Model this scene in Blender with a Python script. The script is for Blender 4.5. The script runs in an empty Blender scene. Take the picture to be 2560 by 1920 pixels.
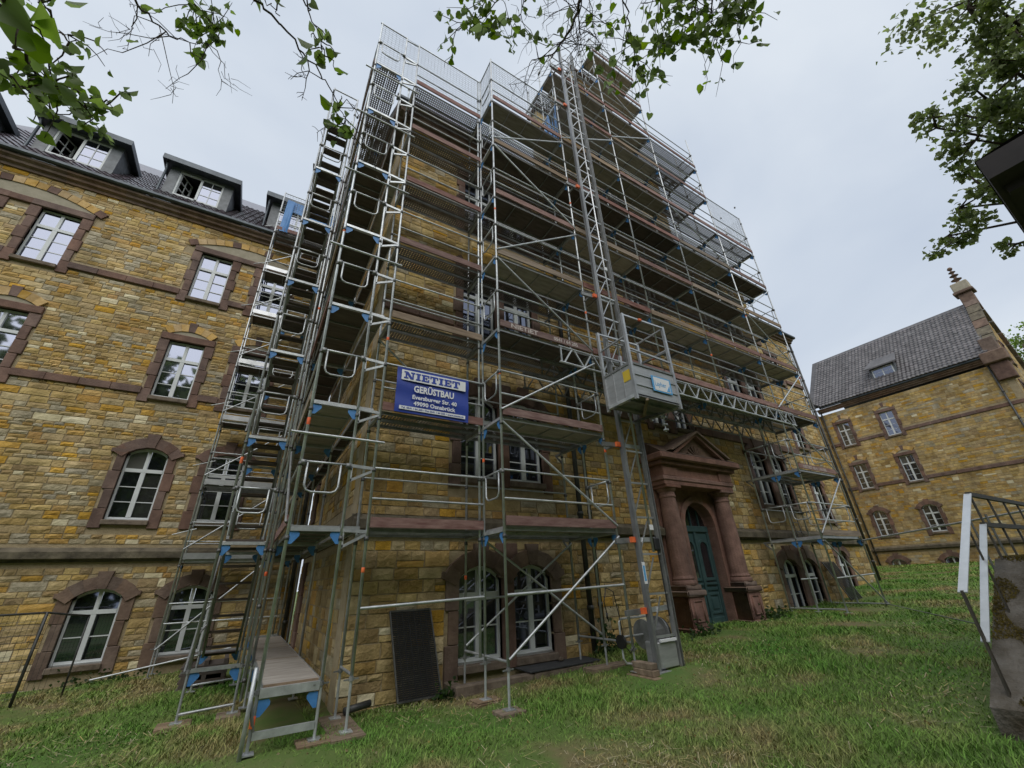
import bpy, bmesh, math, random
import numpy as np
from mathutils import Matrix, Vector
random.seed(7); rng = np.random.default_rng(7)
scene = bpy.context.scene
COL = scene.collection

# ------------------------------------------------------------------ camera
CAM_POS = Vector((-3.6384, -6.2665, 1.2147))
F_PX = 1022.35
def rodrigues(w):
    w = np.array(w, float); th = np.linalg.norm(w); k = w/th
    K = np.array([[0,-k[2],k[1]],[k[2],0,-k[0]],[-k[1],k[0],0]])
    return np.eye(3)+math.sin(th)*K+(1-math.cos(th))*K@K
RT = rodrigues((-0.445896, -0.539394, 0.0833475)) @ np.array([[1,0,0],[0,0,-1],[0,1,0]], float)
cam_d = bpy.data.cameras.new('camera'); cam = bpy.data.objects.new('camera', cam_d); COL.objects.link(cam)
cam_d.sensor_width = 36; cam_d.lens = 36*F_PX/2560; cam_d.clip_start = .05; cam_d.clip_end = 600
m3 = Matrix(((RT[0][0],-RT[1][0],-RT[2][0]),(RT[0][1],-RT[1][1],-RT[2][1]),(RT[0][2],-RT[1][2],-RT[2][2])))
cam.matrix_world = Matrix.Translation(CAM_POS) @ m3.to_4x4()
scene.camera = cam
def ray(u, v):
    d = RT.T @ np.array([(u-1280)/F_PX, (v-960)/F_PX, 1.0]); return Vector(d/np.linalg.norm(d))
def at(u, v, t): return CAM_POS + ray(u, v)*t                 # a point t metres out along a sight line

# ------------------------------------------------------------------ world, sun, exposure
SUN_EL, SUN_AZ = math.radians(46), math.radians(208)           # azimuth: direction the light comes from
world = bpy.data.worlds.new('World'); scene.world = world; world.use_nodes = True
wt = world.node_tree; wt.nodes.clear()
def wn(t, **k):
    n = wt.nodes.new(t)
    for a, b in k.items(): setattr(n, a, b)
    return n
wo = wn('ShaderNodeOutputWorld'); bg = wn('ShaderNodeBackground')
sky = wn('ShaderNodeTexSky', sky_type='NISHITA'); sky.sun_disc = False
sky.sun_elevation = SUN_EL; sky.sun_rotation = SUN_AZ; sky.air_density = 1.2; sky.dust_density = 4.0
tc = wn('ShaderNodeTexCoord'); mp = wn('ShaderNodeMapping'); mp.inputs['Scale'].default_value = (1.0, 1.0, 1.9)
n1 = wn('ShaderNodeTexNoise'); n1.inputs['Scale'].default_value = 1.7; n1.inputs['Detail'].default_value = 5; n1.inputs['Roughness'].default_value = .48; n1.inputs['Distortion'].default_value = .35
cr = wn('ShaderNodeValToRGB')
e = cr.color_ramp.elements; e[0].position = .30; e[0].color = (5.6, 6.35, 7.5, 1); e[1].position = .70; e[1].color = (7.6, 8.2, 8.9, 1)
mx = wn('ShaderNodeMix', data_type='RGBA'); mx.inputs['Factor'].default_value = .93
L = wt.links.new
L(tc.outputs['Generated'], mp.inputs['Vector']); L(mp.outputs['Vector'], n1.inputs['Vector']); L(n1.outputs['Fac'], cr.inputs['Fac'])
L(sky.outputs['Color'], mx.inputs['A']); L(cr.outputs['Color'], mx.inputs['B']); L(mx.outputs['Result'], bg.inputs['Color'])
bg.inputs['Strength'].default_value = .067; L(bg.outputs['Background'], wo.inputs['Surface'])
sun_d = bpy.data.lights.new('sun', 'SUN'); sun_d.energy = 1.5; sun_d.angle = math.radians(70); sun_d.color = (1, .97, .92)
sun = bpy.data.objects.new('sun', sun_d); COL.objects.link(sun); sun.location = (0,-20,30)
sdir = Vector((math.sin(SUN_AZ)*math.cos(SUN_EL), math.cos(SUN_AZ)*math.cos(SUN_EL), math.sin(SUN_EL)))
sun.rotation_euler = sdir.to_track_quat('Z', 'Y').to_euler()
scene.view_settings.view_transform = 'Standard'; scene.view_settings.look = 'None'
scene.view_settings.exposure = 0.64; scene.view_settings.gamma = 1.0
scene.cycles.max_bounces = 6; scene.cycles.transparent_max_bounces = 24

# ------------------------------------------------------------------ materials
MATS = {}
def mat(name, c1, c2=None, rough=.8, metal=0, scale=4, bump=0, bscale=None, spec=.5, island=0, detail=4, stretch=None, coat=0, stain=0):
    if name in MATS: return MATS[name]
    m = bpy.data.materials.new(name); m.use_nodes = True; nt = m.node_tree; b = nt.nodes['Principled BSDF']
    b.inputs['Roughness'].default_value = rough; b.inputs['Metallic'].default_value = metal; b.inputs['Specular IOR Level'].default_value = spec
    b.inputs['Coat Weight'].default_value = coat
    lk = nt.links.new
    if c2 is None: b.inputs['Base Color'].default_value = (*c1, 1); src = None
    else:
        t = nt.nodes.new('ShaderNodeTexCoord'); mpn = nt.nodes.new('ShaderNodeMapping')
        if stretch: mpn.inputs['Scale'].default_value = stretch
        g = nt.nodes.new('ShaderNodeNewGeometry')
        lk(g.outputs['Position'], mpn.inputs['Vector'])
        nz = nt.nodes.new('ShaderNodeTexNoise'); nz.inputs['Scale'].default_value = scale; nz.inputs['Detail'].default_value = detail; nz.inputs['Roughness'].default_value = .62
        lk(mpn.outputs['Vector'], nz.inputs['Vector'])
        r = nt.nodes.new('ShaderNodeValToRGB'); e = r.color_ramp.elements
        e[0].position = .32; e[0].color = (*c1, 1); e[1].position = .68; e[1].color = (*c2, 1)
        lk(nz.outputs['Fac'], r.inputs['Fac']); out = r.outputs['Color']
        if island:
            oi = nt.nodes.new('ShaderNodeObjectInfo')
            ad = nt.nodes.new('ShaderNodeMath'); ad.operation = 'ADD'; lk(g.outputs['Random Per Island'], ad.inputs[0]); lk(oi.outputs['Random'], ad.inputs[1])
            fr = nt.nodes.new('ShaderNodeMath'); fr.operation = 'FRACT'; lk(ad.outputs[0], fr.inputs[0])
            mr = nt.nodes.new('ShaderNodeMapRange'); mr.inputs['To Min'].default_value = 1-island; mr.inputs['To Max'].default_value = 1+island; lk(fr.outputs[0], mr.inputs['Value'])
            hs = nt.nodes.new('ShaderNodeHueSaturation'); lk(out, hs.inputs['Color']); lk(mr.outputs['Result'], hs.inputs['Value'])
            m2 = nt.nodes.new('ShaderNodeMath'); m2.operation = 'MULTIPLY'; m2.inputs[1].default_value = 7.31; lk(fr.outputs[0], m2.inputs[0])
            f2 = nt.nodes.new('ShaderNodeMath'); f2.operation = 'FRACT'; lk(m2.outputs[0], f2.inputs[0])
            mr2 = nt.nodes.new('ShaderNodeMapRange'); mr2.inputs['To Min'].default_value = 1-island*.9; mr2.inputs['To Max'].default_value = 1+island*.9; lk(f2.outputs[0], mr2.inputs['Value'])
            lk(mr2.outputs['Result'], hs.inputs['Saturation']); out = hs.outputs['Color']
        if stain:
            ns=nt.nodes.new('ShaderNodeTexNoise'); ns.inputs['Scale'].default_value=.55; ns.inputs['Detail'].default_value=6; ns.inputs['Roughness'].default_value=.6
            ms_=nt.nodes.new('ShaderNodeMapping'); ms_.inputs['Scale'].default_value=(2.0,2.0,.45); lk(g.outputs['Position'],ms_.inputs['Vector']); lk(ms_.outputs['Vector'],ns.inputs['Vector'])
            mr3=nt.nodes.new('ShaderNodeMapRange'); mr3.inputs['From Min'].default_value=.34; mr3.inputs['From Max'].default_value=.60; mr3.inputs['To Min'].default_value=1-stain; mr3.inputs['To Max'].default_value=1.06; lk(ns.outputs['Fac'],mr3.inputs['Value'])
            h3=nt.nodes.new('ShaderNodeHueSaturation'); lk(out,h3.inputs['Color']); lk(mr3.outputs['Result'],h3.inputs['Value']); out=h3.outputs['Color']
        lk(out, b.inputs['Base Color'])
        if bump:
            n2 = nt.nodes.new('ShaderNodeTexNoise'); n2.inputs['Scale'].default_value = bscale or scale*4; n2.inputs['Detail'].default_value = 5
            lk(g.outputs['Position'], n2.inputs['Vector'])
            bp = nt.nodes.new('ShaderNodeBump'); bp.inputs['Strength'].default_value = bump; bp.inputs['Distance'].default_value = .03
            lk(n2.outputs['Fac'], bp.inputs['Height']); lk(bp.outputs['Normal'], b.inputs['Normal'])
    MATS[name] = m; return m
STONE = [
 mat('stone_tan',   (0.349,0.243,0.097),(0.543,0.393,0.176), scale=4.5, bump=.9, bscale=18, island=.15, rough=.9, stain=.34),
 mat('stone_ochre', (0.417,0.243,0.055),(0.563,0.355,0.097), scale=4.5, bump=.9, bscale=18, island=.15, rough=.9, stain=.3),
 mat('stone_grey',  (0.320,0.271,0.176),(0.485,0.421,0.294), scale=4.5, bump=1.0, bscale=16, island=.16, rough=.9, stain=.34),
 mat('stone_brown', (0.272,0.182,0.076),(0.446,0.313,0.139), scale=4.5, bump=1.0, bscale=18, island=.15, rough=.9, stain=.34),
 mat('stone_sand',  (0.417,0.309,0.134),(0.601,0.458,0.227), scale=4.5, bump=.8, bscale=18, island=.15, rough=.9, stain=.34),
 mat('stone_pale',  (0.601,0.524,0.336),(0.737,0.654,0.445), scale=4.5, bump=.6, bscale=18, island=.1, rough=.9, stain=.2),
 mat('stone_orange',(0.417,0.234,0.063),(0.533,0.318,0.092), scale=4.5, bump=.9, bscale=18, island=.13, rough=.9, stain=.3),
]
W_WING  = [.32,.12,.17,.12,.20,.035,.035]
W_FRONT = [.36,.10,.09,.18,.22,.01,.04]
W_RIGHT = [.44,.10,.08,.16,.18,.015,.025]
M_MORT = mat('mortar', (.29,.225,.135),(.40,.325,.205), scale=5, bump=.5, bscale=40, rough=.95)
M_RED  = mat('red_sandstone', (.115,.069,.055),(.205,.128,.100), scale=3, bump=.4, bscale=30, island=.18, rough=.85, stain=.3)
M_REDD = mat('red_sandstone_weathered', (.10,.065,.05),(.20,.14,.105), scale=2.5, bump=.4, bscale=20, island=.15, rough=.9)
M_VOUS = mat('ochre_voussoir', (.42,.26,.085),(.58,.40,.18), scale=4, bump=.4, bscale=20, island=.2, rough=.9)
M_TYMP = mat('grey_render', (.30,.27,.20),(.38,.34,.26), scale=4, bump=.2, rough=.9)
M_SLABW= mat('cornice_stone', (.06,.05,.035),(.17,.145,.10), scale=3, bump=.6, bscale=12, rough=.95)
M_FRAME= mat('window_paint', (.56,.59,.60),(.66,.69,.70), scale=2, rough=.5)
M_GLASS= mat('window_glass', (.012,.015,.018), rough=.03, spec=1.0)
M_GLASS.node_tree.nodes['Principled BSDF'].inputs['IOR'].default_value = 2.05; M_GLASS.node_tree.nodes['Principled BSDF'].inputs['Specular Tint'].default_value=(.74,.80,1.0,1)
_nt=M_GLASS.node_tree; _oi=_nt.nodes.new('ShaderNodeObjectInfo'); _rp=_nt.nodes.new('ShaderNodeValToRGB'); _rp.color_ramp.interpolation='CONSTANT'
_e=_rp.color_ramp.elements; _e[0].position=0; _e[0].color=(.010,.012,.014,1); _e[1].position=.72; _e[1].color=(.035,.036,.034,1); _n=_e.new(.90); _n.color=(.12,.12,.11,1)
_nt.links.new(_oi.outputs['Random'],_rp.inputs['Fac']); _nt.links.new(_rp.outputs['Color'],_nt.nodes['Principled BSDF'].inputs['Base Color'])
M_DARK = mat('dark_interior', (.012,.012,.012), rough=.9)
M_STEEL= mat('galvanised_steel', (.36,.38,.39),(.60,.625,.64), rough=.42, metal=.5, scale=6, island=.2, detail=8)
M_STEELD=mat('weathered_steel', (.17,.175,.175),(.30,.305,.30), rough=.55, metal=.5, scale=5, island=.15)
M_COUP = mat('coupler_steel', (.07,.07,.07),(.16,.16,.155), rough=.55, metal=.6, scale=9)
M_ALU  = mat('aluminium', (.42,.43,.44),(.58,.59,.60), rough=.38, metal=.7, scale=3, island=.1)
M_ALUP = mat('aluminium_sheet', (.36,.37,.38),(.50,.51,.52), rough=.45, metal=.5, scale=2.5, stretch=(1,1,5))
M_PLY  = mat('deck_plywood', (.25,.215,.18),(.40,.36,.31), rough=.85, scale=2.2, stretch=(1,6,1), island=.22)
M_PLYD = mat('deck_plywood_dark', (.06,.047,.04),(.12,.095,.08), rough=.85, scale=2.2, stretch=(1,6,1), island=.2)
M_BOARDR=mat('toe_board_red', (.14,.06,.052),(.30,.185,.16), rough=.85, scale=6, stretch=(.5,1,3), island=.25, detail=8)
M_BOARDW=mat('toe_board_wood', (.16,.115,.08),(.33,.255,.19), rough=.85, scale=5, stretch=(.35,1,3), island=.2)
M_BLUE = mat('blue_paint', (.05,.19,.47),(.09,.27,.58), rough=.5, scale=6)
M_ORANGE=mat('orange_paint', (.75,.10,.025),(.85,.20,.06), rough=.6, scale=9)
M_NET  = mat('net_cord', (.34,.37,.40), rough=.8)
M_ZINC = mat('zinc', (.045,.055,.065),(.09,.105,.12), rough=.45, metal=.5, scale=3)
M_PIPE = mat('downpipe', (.035,.037,.037),(.08,.08,.078), rough=.5, metal=.3, scale=4)
M_TILEL= mat('glazed_tile', (.055,.042,.052),(.115,.095,.11), rough=.22, scale=5, island=.3, spec=.8)
M_TILER= mat('grey_tile', (.075,.07,.072),(.135,.125,.128), rough=.5, scale=2.5, island=.25, stain=.25)
M_SLATE= mat('slate', (.085,.095,.105),(.16,.175,.19), rough=.5, scale=6, island=.2)
M_DOOR = mat('door_paint', (.032,.072,.076),(.055,.105,.108), rough=.42, scale=3)
M_PLANK= mat('raw_plank', (.13,.09,.058),(.29,.215,.145), rough=.9, scale=5, stretch=(.5,2,1), island=.15)
M_CONC = mat('light_well_stone', (.10,.075,.055),(.22,.175,.135), rough=.95, scale=4, bump=.5)
M_BLACK= mat('black_mesh', (.010,.010,.011), rough=.7)
M_MAT  = mat('rubber_mat', (.032,.034,.037),(.055,.057,.06), rough=.9, scale=8)
M_RAIL = mat('dark_railing', (.040,.034,.026),(.075,.062,.045), rough=.6, scale=6)
M_RAILW= mat('sky_lit_steel_flat', (.55,.58,.60),(.68,.71,.73), rough=.32, metal=.35, scale=4)  # sky light caught by the sloping flats is put into this pale colour
M_MOSS = mat('mossy_concrete', (.055,.042,.024),(.17,.155,.135), rough=.97, scale=2.6, bump=1.0, bscale=22, detail=7)
M_BARK = mat('bark', (.045,.032,.024),(.095,.07,.052), rough=.95, scale=12, bump=.6)
M_WHITE= mat('white_print', (.75,.76,.78), rough=.5)
M_BANNER=mat('banner_blue', (.018,.045,.30),(.024,.06,.36), rough=.45, scale=1.2)
M_YELL = mat('yellow_sticker', (.62,.44,.04), rough=.6)
M_LBLUE= mat('light_blue_print', (.10,.36,.68), rough=.5)
M_CABLE= mat('black_cable', (.012,.012,.012), rough=.5)
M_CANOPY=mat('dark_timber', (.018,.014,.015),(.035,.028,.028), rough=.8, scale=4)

def leaf_mat(name, c1, c2, scale=3):
    m = mat(name, c1, c2, rough=.5, scale=scale, island=.3, spec=.35); nt = m.node_tree
    b = nt.nodes['Principled BSDF']; tr = nt.nodes.new('ShaderNodeBsdfTranslucent'); mxs = nt.nodes.new('ShaderNodeMixShader'); mxs.inputs[0].default_value = .5
    col = b.inputs['Base Color'].links[0].from_socket
    hs = nt.nodes.new('ShaderNodeHueSaturation'); hs.inputs['Value'].default_value = 2.0; nt.links.new(col, hs.inputs['Color'])
    nt.links.new(hs.outputs['Color'], tr.inputs['Color'])
    o = nt.nodes['Material Output']; nt.links.new(b.outputs[0], mxs.inputs[1]); nt.links.new(tr.outputs[0], mxs.inputs[2]); nt.links.new(mxs.outputs[0], o.inputs['Surface'])
    return m
M_LEAF = leaf_mat('lime_leaf', (.075,.13,.022),(.15,.21,.045))
M_LEAFD= leaf_mat('tree_leaf', (.10,.145,.04),(.22,.26,.10))
M_IVY  = leaf_mat('ivy_leaf', (.02,.045,.012),(.05,.09,.025))
def grass_mat(name, blade):
    m = bpy.data.materials.new(name); m.use_nodes = True; nt = m.node_tree; b = nt.nodes['Principled BSDF']; lk = nt.links.new
    b.inputs['Roughness'].default_value = .75; b.inputs['Specular IOR Level'].default_value = .25
    g = nt.nodes.new('ShaderNodeNewGeometry')
    nz = nt.nodes.new('ShaderNodeTexNoise'); nz.inputs['Scale'].default_value = .55; nz.inputs['Detail'].default_value = 6; nz.inputs['Roughness'].default_value = .65
    lk(g.outputs['Position'], nz.inputs['Vector'])
    r = nt.nodes.new('ShaderNodeValToRGB'); e = r.color_ramp.elements
    if blade:
        e[0].position = .38; e[0].color = (.30,.25,.11,1); e[1].position = .50; e[1].color = (.155,.25,.052,1)
        n = e.new(.64); n.color = (.09,.215,.03,1)
    else:
        e[0].position = .36; e[0].color = (.17,.14,.07,1); e[1].position = .50; e[1].color = (.105,.15,.04,1)
        n = e.new(.70); n.color = (.065,.135,.025,1)
    lk(nz.outputs['Fac'], r.inputs['Fac']); out = r.outputs['Color']
    if blade:
        hs = nt.nodes.new('ShaderNodeHueSaturation'); mr = nt.nodes.new('ShaderNodeMapRange'); mr.inputs['To Min'].default_value = .6; mr.inputs['To Max'].default_value = 1.5
        lk(g.outputs['Random Per Island'], mr.inputs['Value']); lk(mr.outputs['Result'], hs.inputs['Value']); lk(out, hs.inputs['Color']); out = hs.outputs['Color']
    lk(out, b.inputs['Base Color']); return m
M_BLADE = grass_mat('grass_blade', True); M_GROUND = grass_mat('lawn_soil', False)
def perf_mat():
    m = mat('perforated_steel', (.13,.11,.11),(.22,.20,.195), rough=.6, metal=.35, scale=3, island=.15); nt = m.node_tree; lk = nt.links.new
    g = nt.nodes.new('ShaderNodeNewGeometry'); mp_ = nt.nodes.new('ShaderNodeMapping'); mp_.inputs['Scale'].default_value = (17,17,0.0)
    lk(g.outputs['Position'], mp_.inputs['Vector'])
    v = nt.nodes.new('ShaderNodeTexVoronoi'); v.voronoi_dimensions = '2D'; v.inputs['Scale'].default_value = 1; v.inputs['Randomness'].default_value = 0
    lk(mp_.outputs['Vector'], v.inputs['Vector'])
    c = nt.nodes.new('ShaderNodeMath'); c.operation = 'LESS_THAN'; c.inputs[1].default_value = .27; lk(v.outputs['Distance'], c.inputs[0])
    t = nt.nodes.new('ShaderNodeBsdfTransparent'); ms = nt.nodes.new('ShaderNodeMixShader'); lk(c.outputs[0], ms.inputs[0])
    lk(nt.nodes['Principled BSDF'].outputs[0], ms.inputs[1]); lk(t.outputs[0], ms.inputs[2]); lk(ms.outputs[0], nt.nodes['Material Output'].inputs['Surface'])
    return m
M_PERF = perf_mat()

# ------------------------------------------------------------------ builders
WORLD = {}
def thing(name, label, cat, loc=(0,0,0), group=None):
    o = bpy.data.objects.new(name, None); COL.objects.link(o); o.location = loc; o.empty_display_size = .2
    o['label'] = label; o['category'] = cat
    if group: o['group'] = group
    WORLD[o] = Matrix.Translation(loc); return o
def tag(o, label, cat, group=None):
    o['label'] = label; o['category'] = cat
    if group: o['group'] = group
    return o
def place(name, me, parent=None, M=None, material=None, kind=None):
    o = bpy.data.objects.new(name, me); COL.objects.link(o)
    M = M or Matrix.Identity(4); WORLD[o] = M
    if parent is not None:
        o.parent = parent; o.matrix_parent_inverse = WORLD[parent].inverted()
    o.matrix_basis = M
    if material is not None:
        if not me.materials: me.materials.append(None)
        o.material_slots[0].link = 'OBJECT'; o.material_slots[0].material = material
    if kind: o['kind'] = kind
    return o
class MB:
    def __init__(s): s.v = []; s.f = []; s.m = []; s.mats = []
    def mi(s, m):
        if m is None: return 0
        if m not in s.mats: s.mats.append(m)
        return s.mats.index(m)
    def poly(s, pts, faces, m=None):
        b = len(s.v); s.v += [tuple(p) for p in pts]; k = s.mi(m)
        for f in faces: s.f.append([b+i for i in f]); s.m.append(k)
    def box(s, x0, x1, y0, y1, z0, z1, m=None, bev=0):
        if bev <= 0:
            P = [(x0,y0,z0),(x1,y0,z0),(x1,y1,z0),(x0,y1,z0),(x0,y0,z1),(x1,y0,z1),(x1,y1,z1),(x0,y1,z1)]
            s.poly(P, [(0,3,2,1),(4,5,6,7),(0,1,5,4),(1,2,6,5),(2,3,7,6),(3,0,4,7)], m); return
        b = min(bev, (x1-x0)*.4, (y1-y0)*.4, (z1-z0)*.4); X=(x0,x1); Y=(y0,y1); Z=(z0,z1); P=[]
        idx = {}
        for i in (0,1):
            for j in (0,1):
                for k in (0,1):
                    sx=(1,-1)[i]; sy=(1,-1)[j]; sz=(1,-1)[k]
                    for ax in range(3):
                        p=[X[i]+sx*b, Y[j]+sy*b, Z[k]+sz*b]; p[ax]=(X[i],Y[j],Z[k])[ax]
                        idx[(i,j,k,ax)]=len(P); P.append(p)
        F=[]
        for ax in range(3):
            for sgn in (0,1):
                o=[a for a in range(3) if a!=ax]; q=[]
                for (a,c) in ((0,0),(1,0),(1,1),(0,1)):
                    t=[0,0,0]; t[ax]=sgn; t[o[0]]=a; t[o[1]]=c; q.append(idx[(*t,ax)])
                F.append(q if (sgn==1)==(ax!=1) else q[::-1])
        for ax in range(3):
            o=[a for a in range(3) if a!=ax]
            for a in (0,1):
                for c in (0,1):
                    t0=[0,0,0]; t1=[0,0,0]; t1[ax]=1
                    for t in (t0,t1): t[o[0]]=a; t[o[1]]=c
                    F.append([idx[(*t0,o[0])],idx[(*t1,o[0])],idx[(*t1,o[1])],idx[(*t0,o[1])]])
        for i in (0,1):
            for j in (0,1):
                for k in (0,1): F.append([idx[(i,j,k,0)],idx[(i,j,k,1)],idx[(i,j,k,2)]])
        s.poly(P, F, m)
    def beam(s, p0, p1, w, h, m=None, up=(0,0,1)):
        p0=Vector(p0); p1=Vector(p1); d=(p1-p0).normalized(); u=Vector(up)
        if abs(d.dot(u))>.98: u=Vector((1,0,0))
        a=d.cross(u).normalized()*(w/2); c=a.cross(d).normalized()*(h/2)
        P=[p0-a-c,p0+a-c,p0+a+c,p0-a+c,p1-a-c,p1+a-c,p1+a+c,p1-a+c]
        s.poly(P,[(0,1,2,3),(7,6,5,4),(0,4,5,1),(1,5,6,2),(2,6,7,3),(3,7,4,0)],m)
    def tube(s, pts, r, n=8, m=None, caps=True):
        pts=[Vector(p) for p in pts]; rs=r if isinstance(r,(list,tuple)) else [r]*len(pts); rings=[]; P=[]; prev=None
        for i,p in enumerate(pts):
            d=(pts[min(i+1,len(pts)-1)]-pts[max(i-1,0)]).normalized()
            u=prev if prev is not None else (Vector((0,0,1)) if abs(d.z)<.9 else Vector((1,0,0)))
            a=(u-d*u.dot(d)).normalized(); c=d.cross(a); prev=a
            for k in range(n):
                t=2*math.pi*k/n; P.append(p+a*(math.cos(t)*rs[i])+c*(math.sin(t)*rs[i]))
        F=[]
        for i in range(len(pts)-1):
            for k in range(n): F.append((i*n+k,i*n+(k+1)%n,(i+1)*n+(k+1)%n,(i+1)*n+k))
        if caps: F.append(tuple(range(n))[::-1]); F.append(tuple((len(pts)-1)*n+k for k in range(n)))
        s.poly(P,F,m)
    def lathe(s, c, prof, n=16, m=None):
        P=[];F=[]
        for (r,z) in prof:
            for k in range(n):
                t=2*math.pi*k/n; P.append((c[0]+r*math.cos(t),c[1]+r*math.sin(t),c[2]+z))
        for i in range(len(prof)-1):
            for k in range(n): F.append((i*n+k,i*n+(k+1)%n,(i+1)*n+(k+1)%n,(i+1)*n+k))
        F.append(tuple(range(n))[::-1]); F.append(tuple((len(prof)-1)*n+k for k in range(n)))
        s.poly(P,F,m)
    def extrude(s, poly, y0, y1, m=None):                       # polygon in (u,v), extruded in depth
        n=len(poly); P=[(p[0],y0,p[1]) for p in poly]+[(p[0],y1,p[1]) for p in poly]
        s.poly(P,[tuple(range(n)),tuple(range(n,2*n))[::-1]]+[(i,i+n,(i+1)%n+n,(i+1)%n) for i in range(n)],m)
    def mesh(s, name, smooth=False, material=None):
        me=bpy.data.meshes.new(name); me.from_pydata(s.v,[],s.f)
        for m in (s.mats or ([material] if material else [])): me.materials.append(m)
        if len(s.mats)>1: me.polygons.foreach_set('material_index', s.m)
        if smooth: me.polygons.foreach_set('use_smooth',[True]*len(me.polygons))
        me.update(); return me
    def build(s, name, parent=None, M=None, smooth=False, material=None, kind=None):
        return place(name, s.mesh(name, smooth, material), parent, M, None, kind)
def fix_normals(me):
    bm=bmesh.new(); bm.from_mesh(me); bmesh.ops.recalc_face_normals(bm, faces=bm.faces); bm.to_mesh(me); bm.free()
# shared unit tube (z 0..1, r 1)
_b=MB(); _b.tube([(0,0,0),(0,0,1)],1.0,8); UNIT=_b.mesh('unit_tube', True)
_b=MB(); _b.box(0,1,0,1,0,1); UBOX=_b.mesh('unit_box')
def tube(name, p0, p1, r, m, parent):
    p0=Vector(p0); p1=Vector(p1); d=p1-p0
    M=Matrix.Translation(p0)@d.to_track_quat('Z','Y').to_matrix().to_4x4()@Matrix.Diagonal((r,r,d.length,1))
    return place(name, UNIT, parent, M, m)
def ubox(name, x0,x1,y0,y1,z0,z1, m, parent):
    return place(name, UBOX, parent, Matrix.Translation((x0,y0,z0))@Matrix.Diagonal((x1-x0,y1-y0,z1-z0,1)), m)
def frame_mat(o, U, I, V=(0,0,1)):
    M=Matrix.Identity(4)
    for i,c in enumerate((U,I,V)):
        for r in range(3): M[r][i]=c[r]
    for r in range(3): M[r][3]=o[r]
    return M
def text_obj(name, s, size, M, m, parent, offset=0, xscale=1, align='LEFT', shear=0):
    cu=bpy.data.curves.new(name,'FONT'); cu.body=s; cu.size=size; cu.offset=offset; cu.align_x=align; cu.fill_mode='BOTH'; cu.resolution_u=2; cu.shear=shear
    tmp=bpy.data.objects.new(name,cu); COL.objects.link(tmp); dg=bpy.context.evaluated_depsgraph_get()
    me=bpy.data.meshes.new_from_object(tmp.evaluated_get(dg)); bpy.data.objects.remove(tmp); bpy.data.curves.remove(cu)
    me.materials.clear(); me.materials.append(m); me.name=name
    return place(name, me, parent, M@Matrix.Diagonal((xscale,1,1,1)))

# ------------------------------------------------------------------ ground
GX=[-80,-6,-3,0,3,5.5,8,11,13.5,23,40,80]; GZ=[-.7,-.66,-.57,-.5,-.33,-.14,-.06,.0,.08,.42,1.08,1.3]
def gz(x,y): return np.interp(x,GX,GZ)
def g1(x,y): return float(np.interp(x,GX,GZ))
xs=np.concatenate([np.linspace(-150,-14,12),np.linspace(-13,26,100),np.linspace(28,200,30)]); ys=np.concatenate([np.linspace(-150,-12,10),np.linspace(-11,12,70),np.linspace(14,200,12)])
XX,YY=np.meshgrid(xs,ys,indexing='ij'); ZZ=gz(XX,YY)+.03*np.sin(XX*1.7+YY*.6)*np.sin(YY*1.3-XX*.4)*(np.abs(XX)<30)
me=bpy.data.meshes.new('ground'); ny=len(ys)
me.from_pydata(np.stack([XX,YY,ZZ],-1).reshape(-1,3).tolist(),[],[(i*ny+j,(i+1)*ny+j,(i+1)*ny+j+1,i*ny+j+1) for i in range(len(xs)-1) for j in range(ny-1)])
me.materials.append(M_GROUND); me.polygons.foreach_set('use_smooth',[True]*len(me.polygons)); ground=place('ground',me); ground['kind']='structure'; ground['label']='sloping lawn soil in front of the stone building'

# ------------------------------------------------------------------ masonry
def stone_variant(seed, nx=4, nz=3):
    r=random.Random(seed); P=[];F=[]
    for j in range(nz):
        for i in range(nx):
            u=i/(nx-1); v=j/(nz-1); edge=(i in(0,nx-1)) or (j in(0,nz-1))
            y=-.52+r.uniform(-.13,.10) if edge else -1+r.uniform(-.25,.35)
            uu=u+(0 if i in(0,nx-1) else r.uniform(-.07,.07))+(r.uniform(0,.035) if i==0 else -r.uniform(0,.035) if i==nx-1 else 0)
            vv=v+(0 if j in(0,nz-1) else r.uniform(-.08,.08))+(r.uniform(0,.07) if j==0 else -r.uniform(0,.07) if j==nz-1 else 0)
            P.append((uu,y,vv))
    for j in range(nz-1):
        for i in range(nx-1): F.append((j*nx+i,j*nx+i+1,(j+1)*nx+i+1,(j+1)*nx+i))
    loop=[i for i in range(nx)]+[j*nx+nx-1 for j in range(1,nz)]+[(nz-1)*nx+i for i in range(nx-2,-1,-1)]+[j*nx for j in range(nz-2,0,-1)]
    b=len(P); P+=[(P[k][0],0,P[k][2]) for k in loop]
    for k in range(len(loop)):
        n=(k+1)%len(loop); F.append((loop[n],loop[k],b+k,b+n))
    me=bpy.data.meshes.new('stone'); me.from_pydata(P,[],F); me.materials.append(STONE[0]); me.update(); return P,F,me
VARI=[stone_variant(s) for s in range(10)]
VLOW=[stone_variant(100+s,3,2) for s in range(6)]
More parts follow.
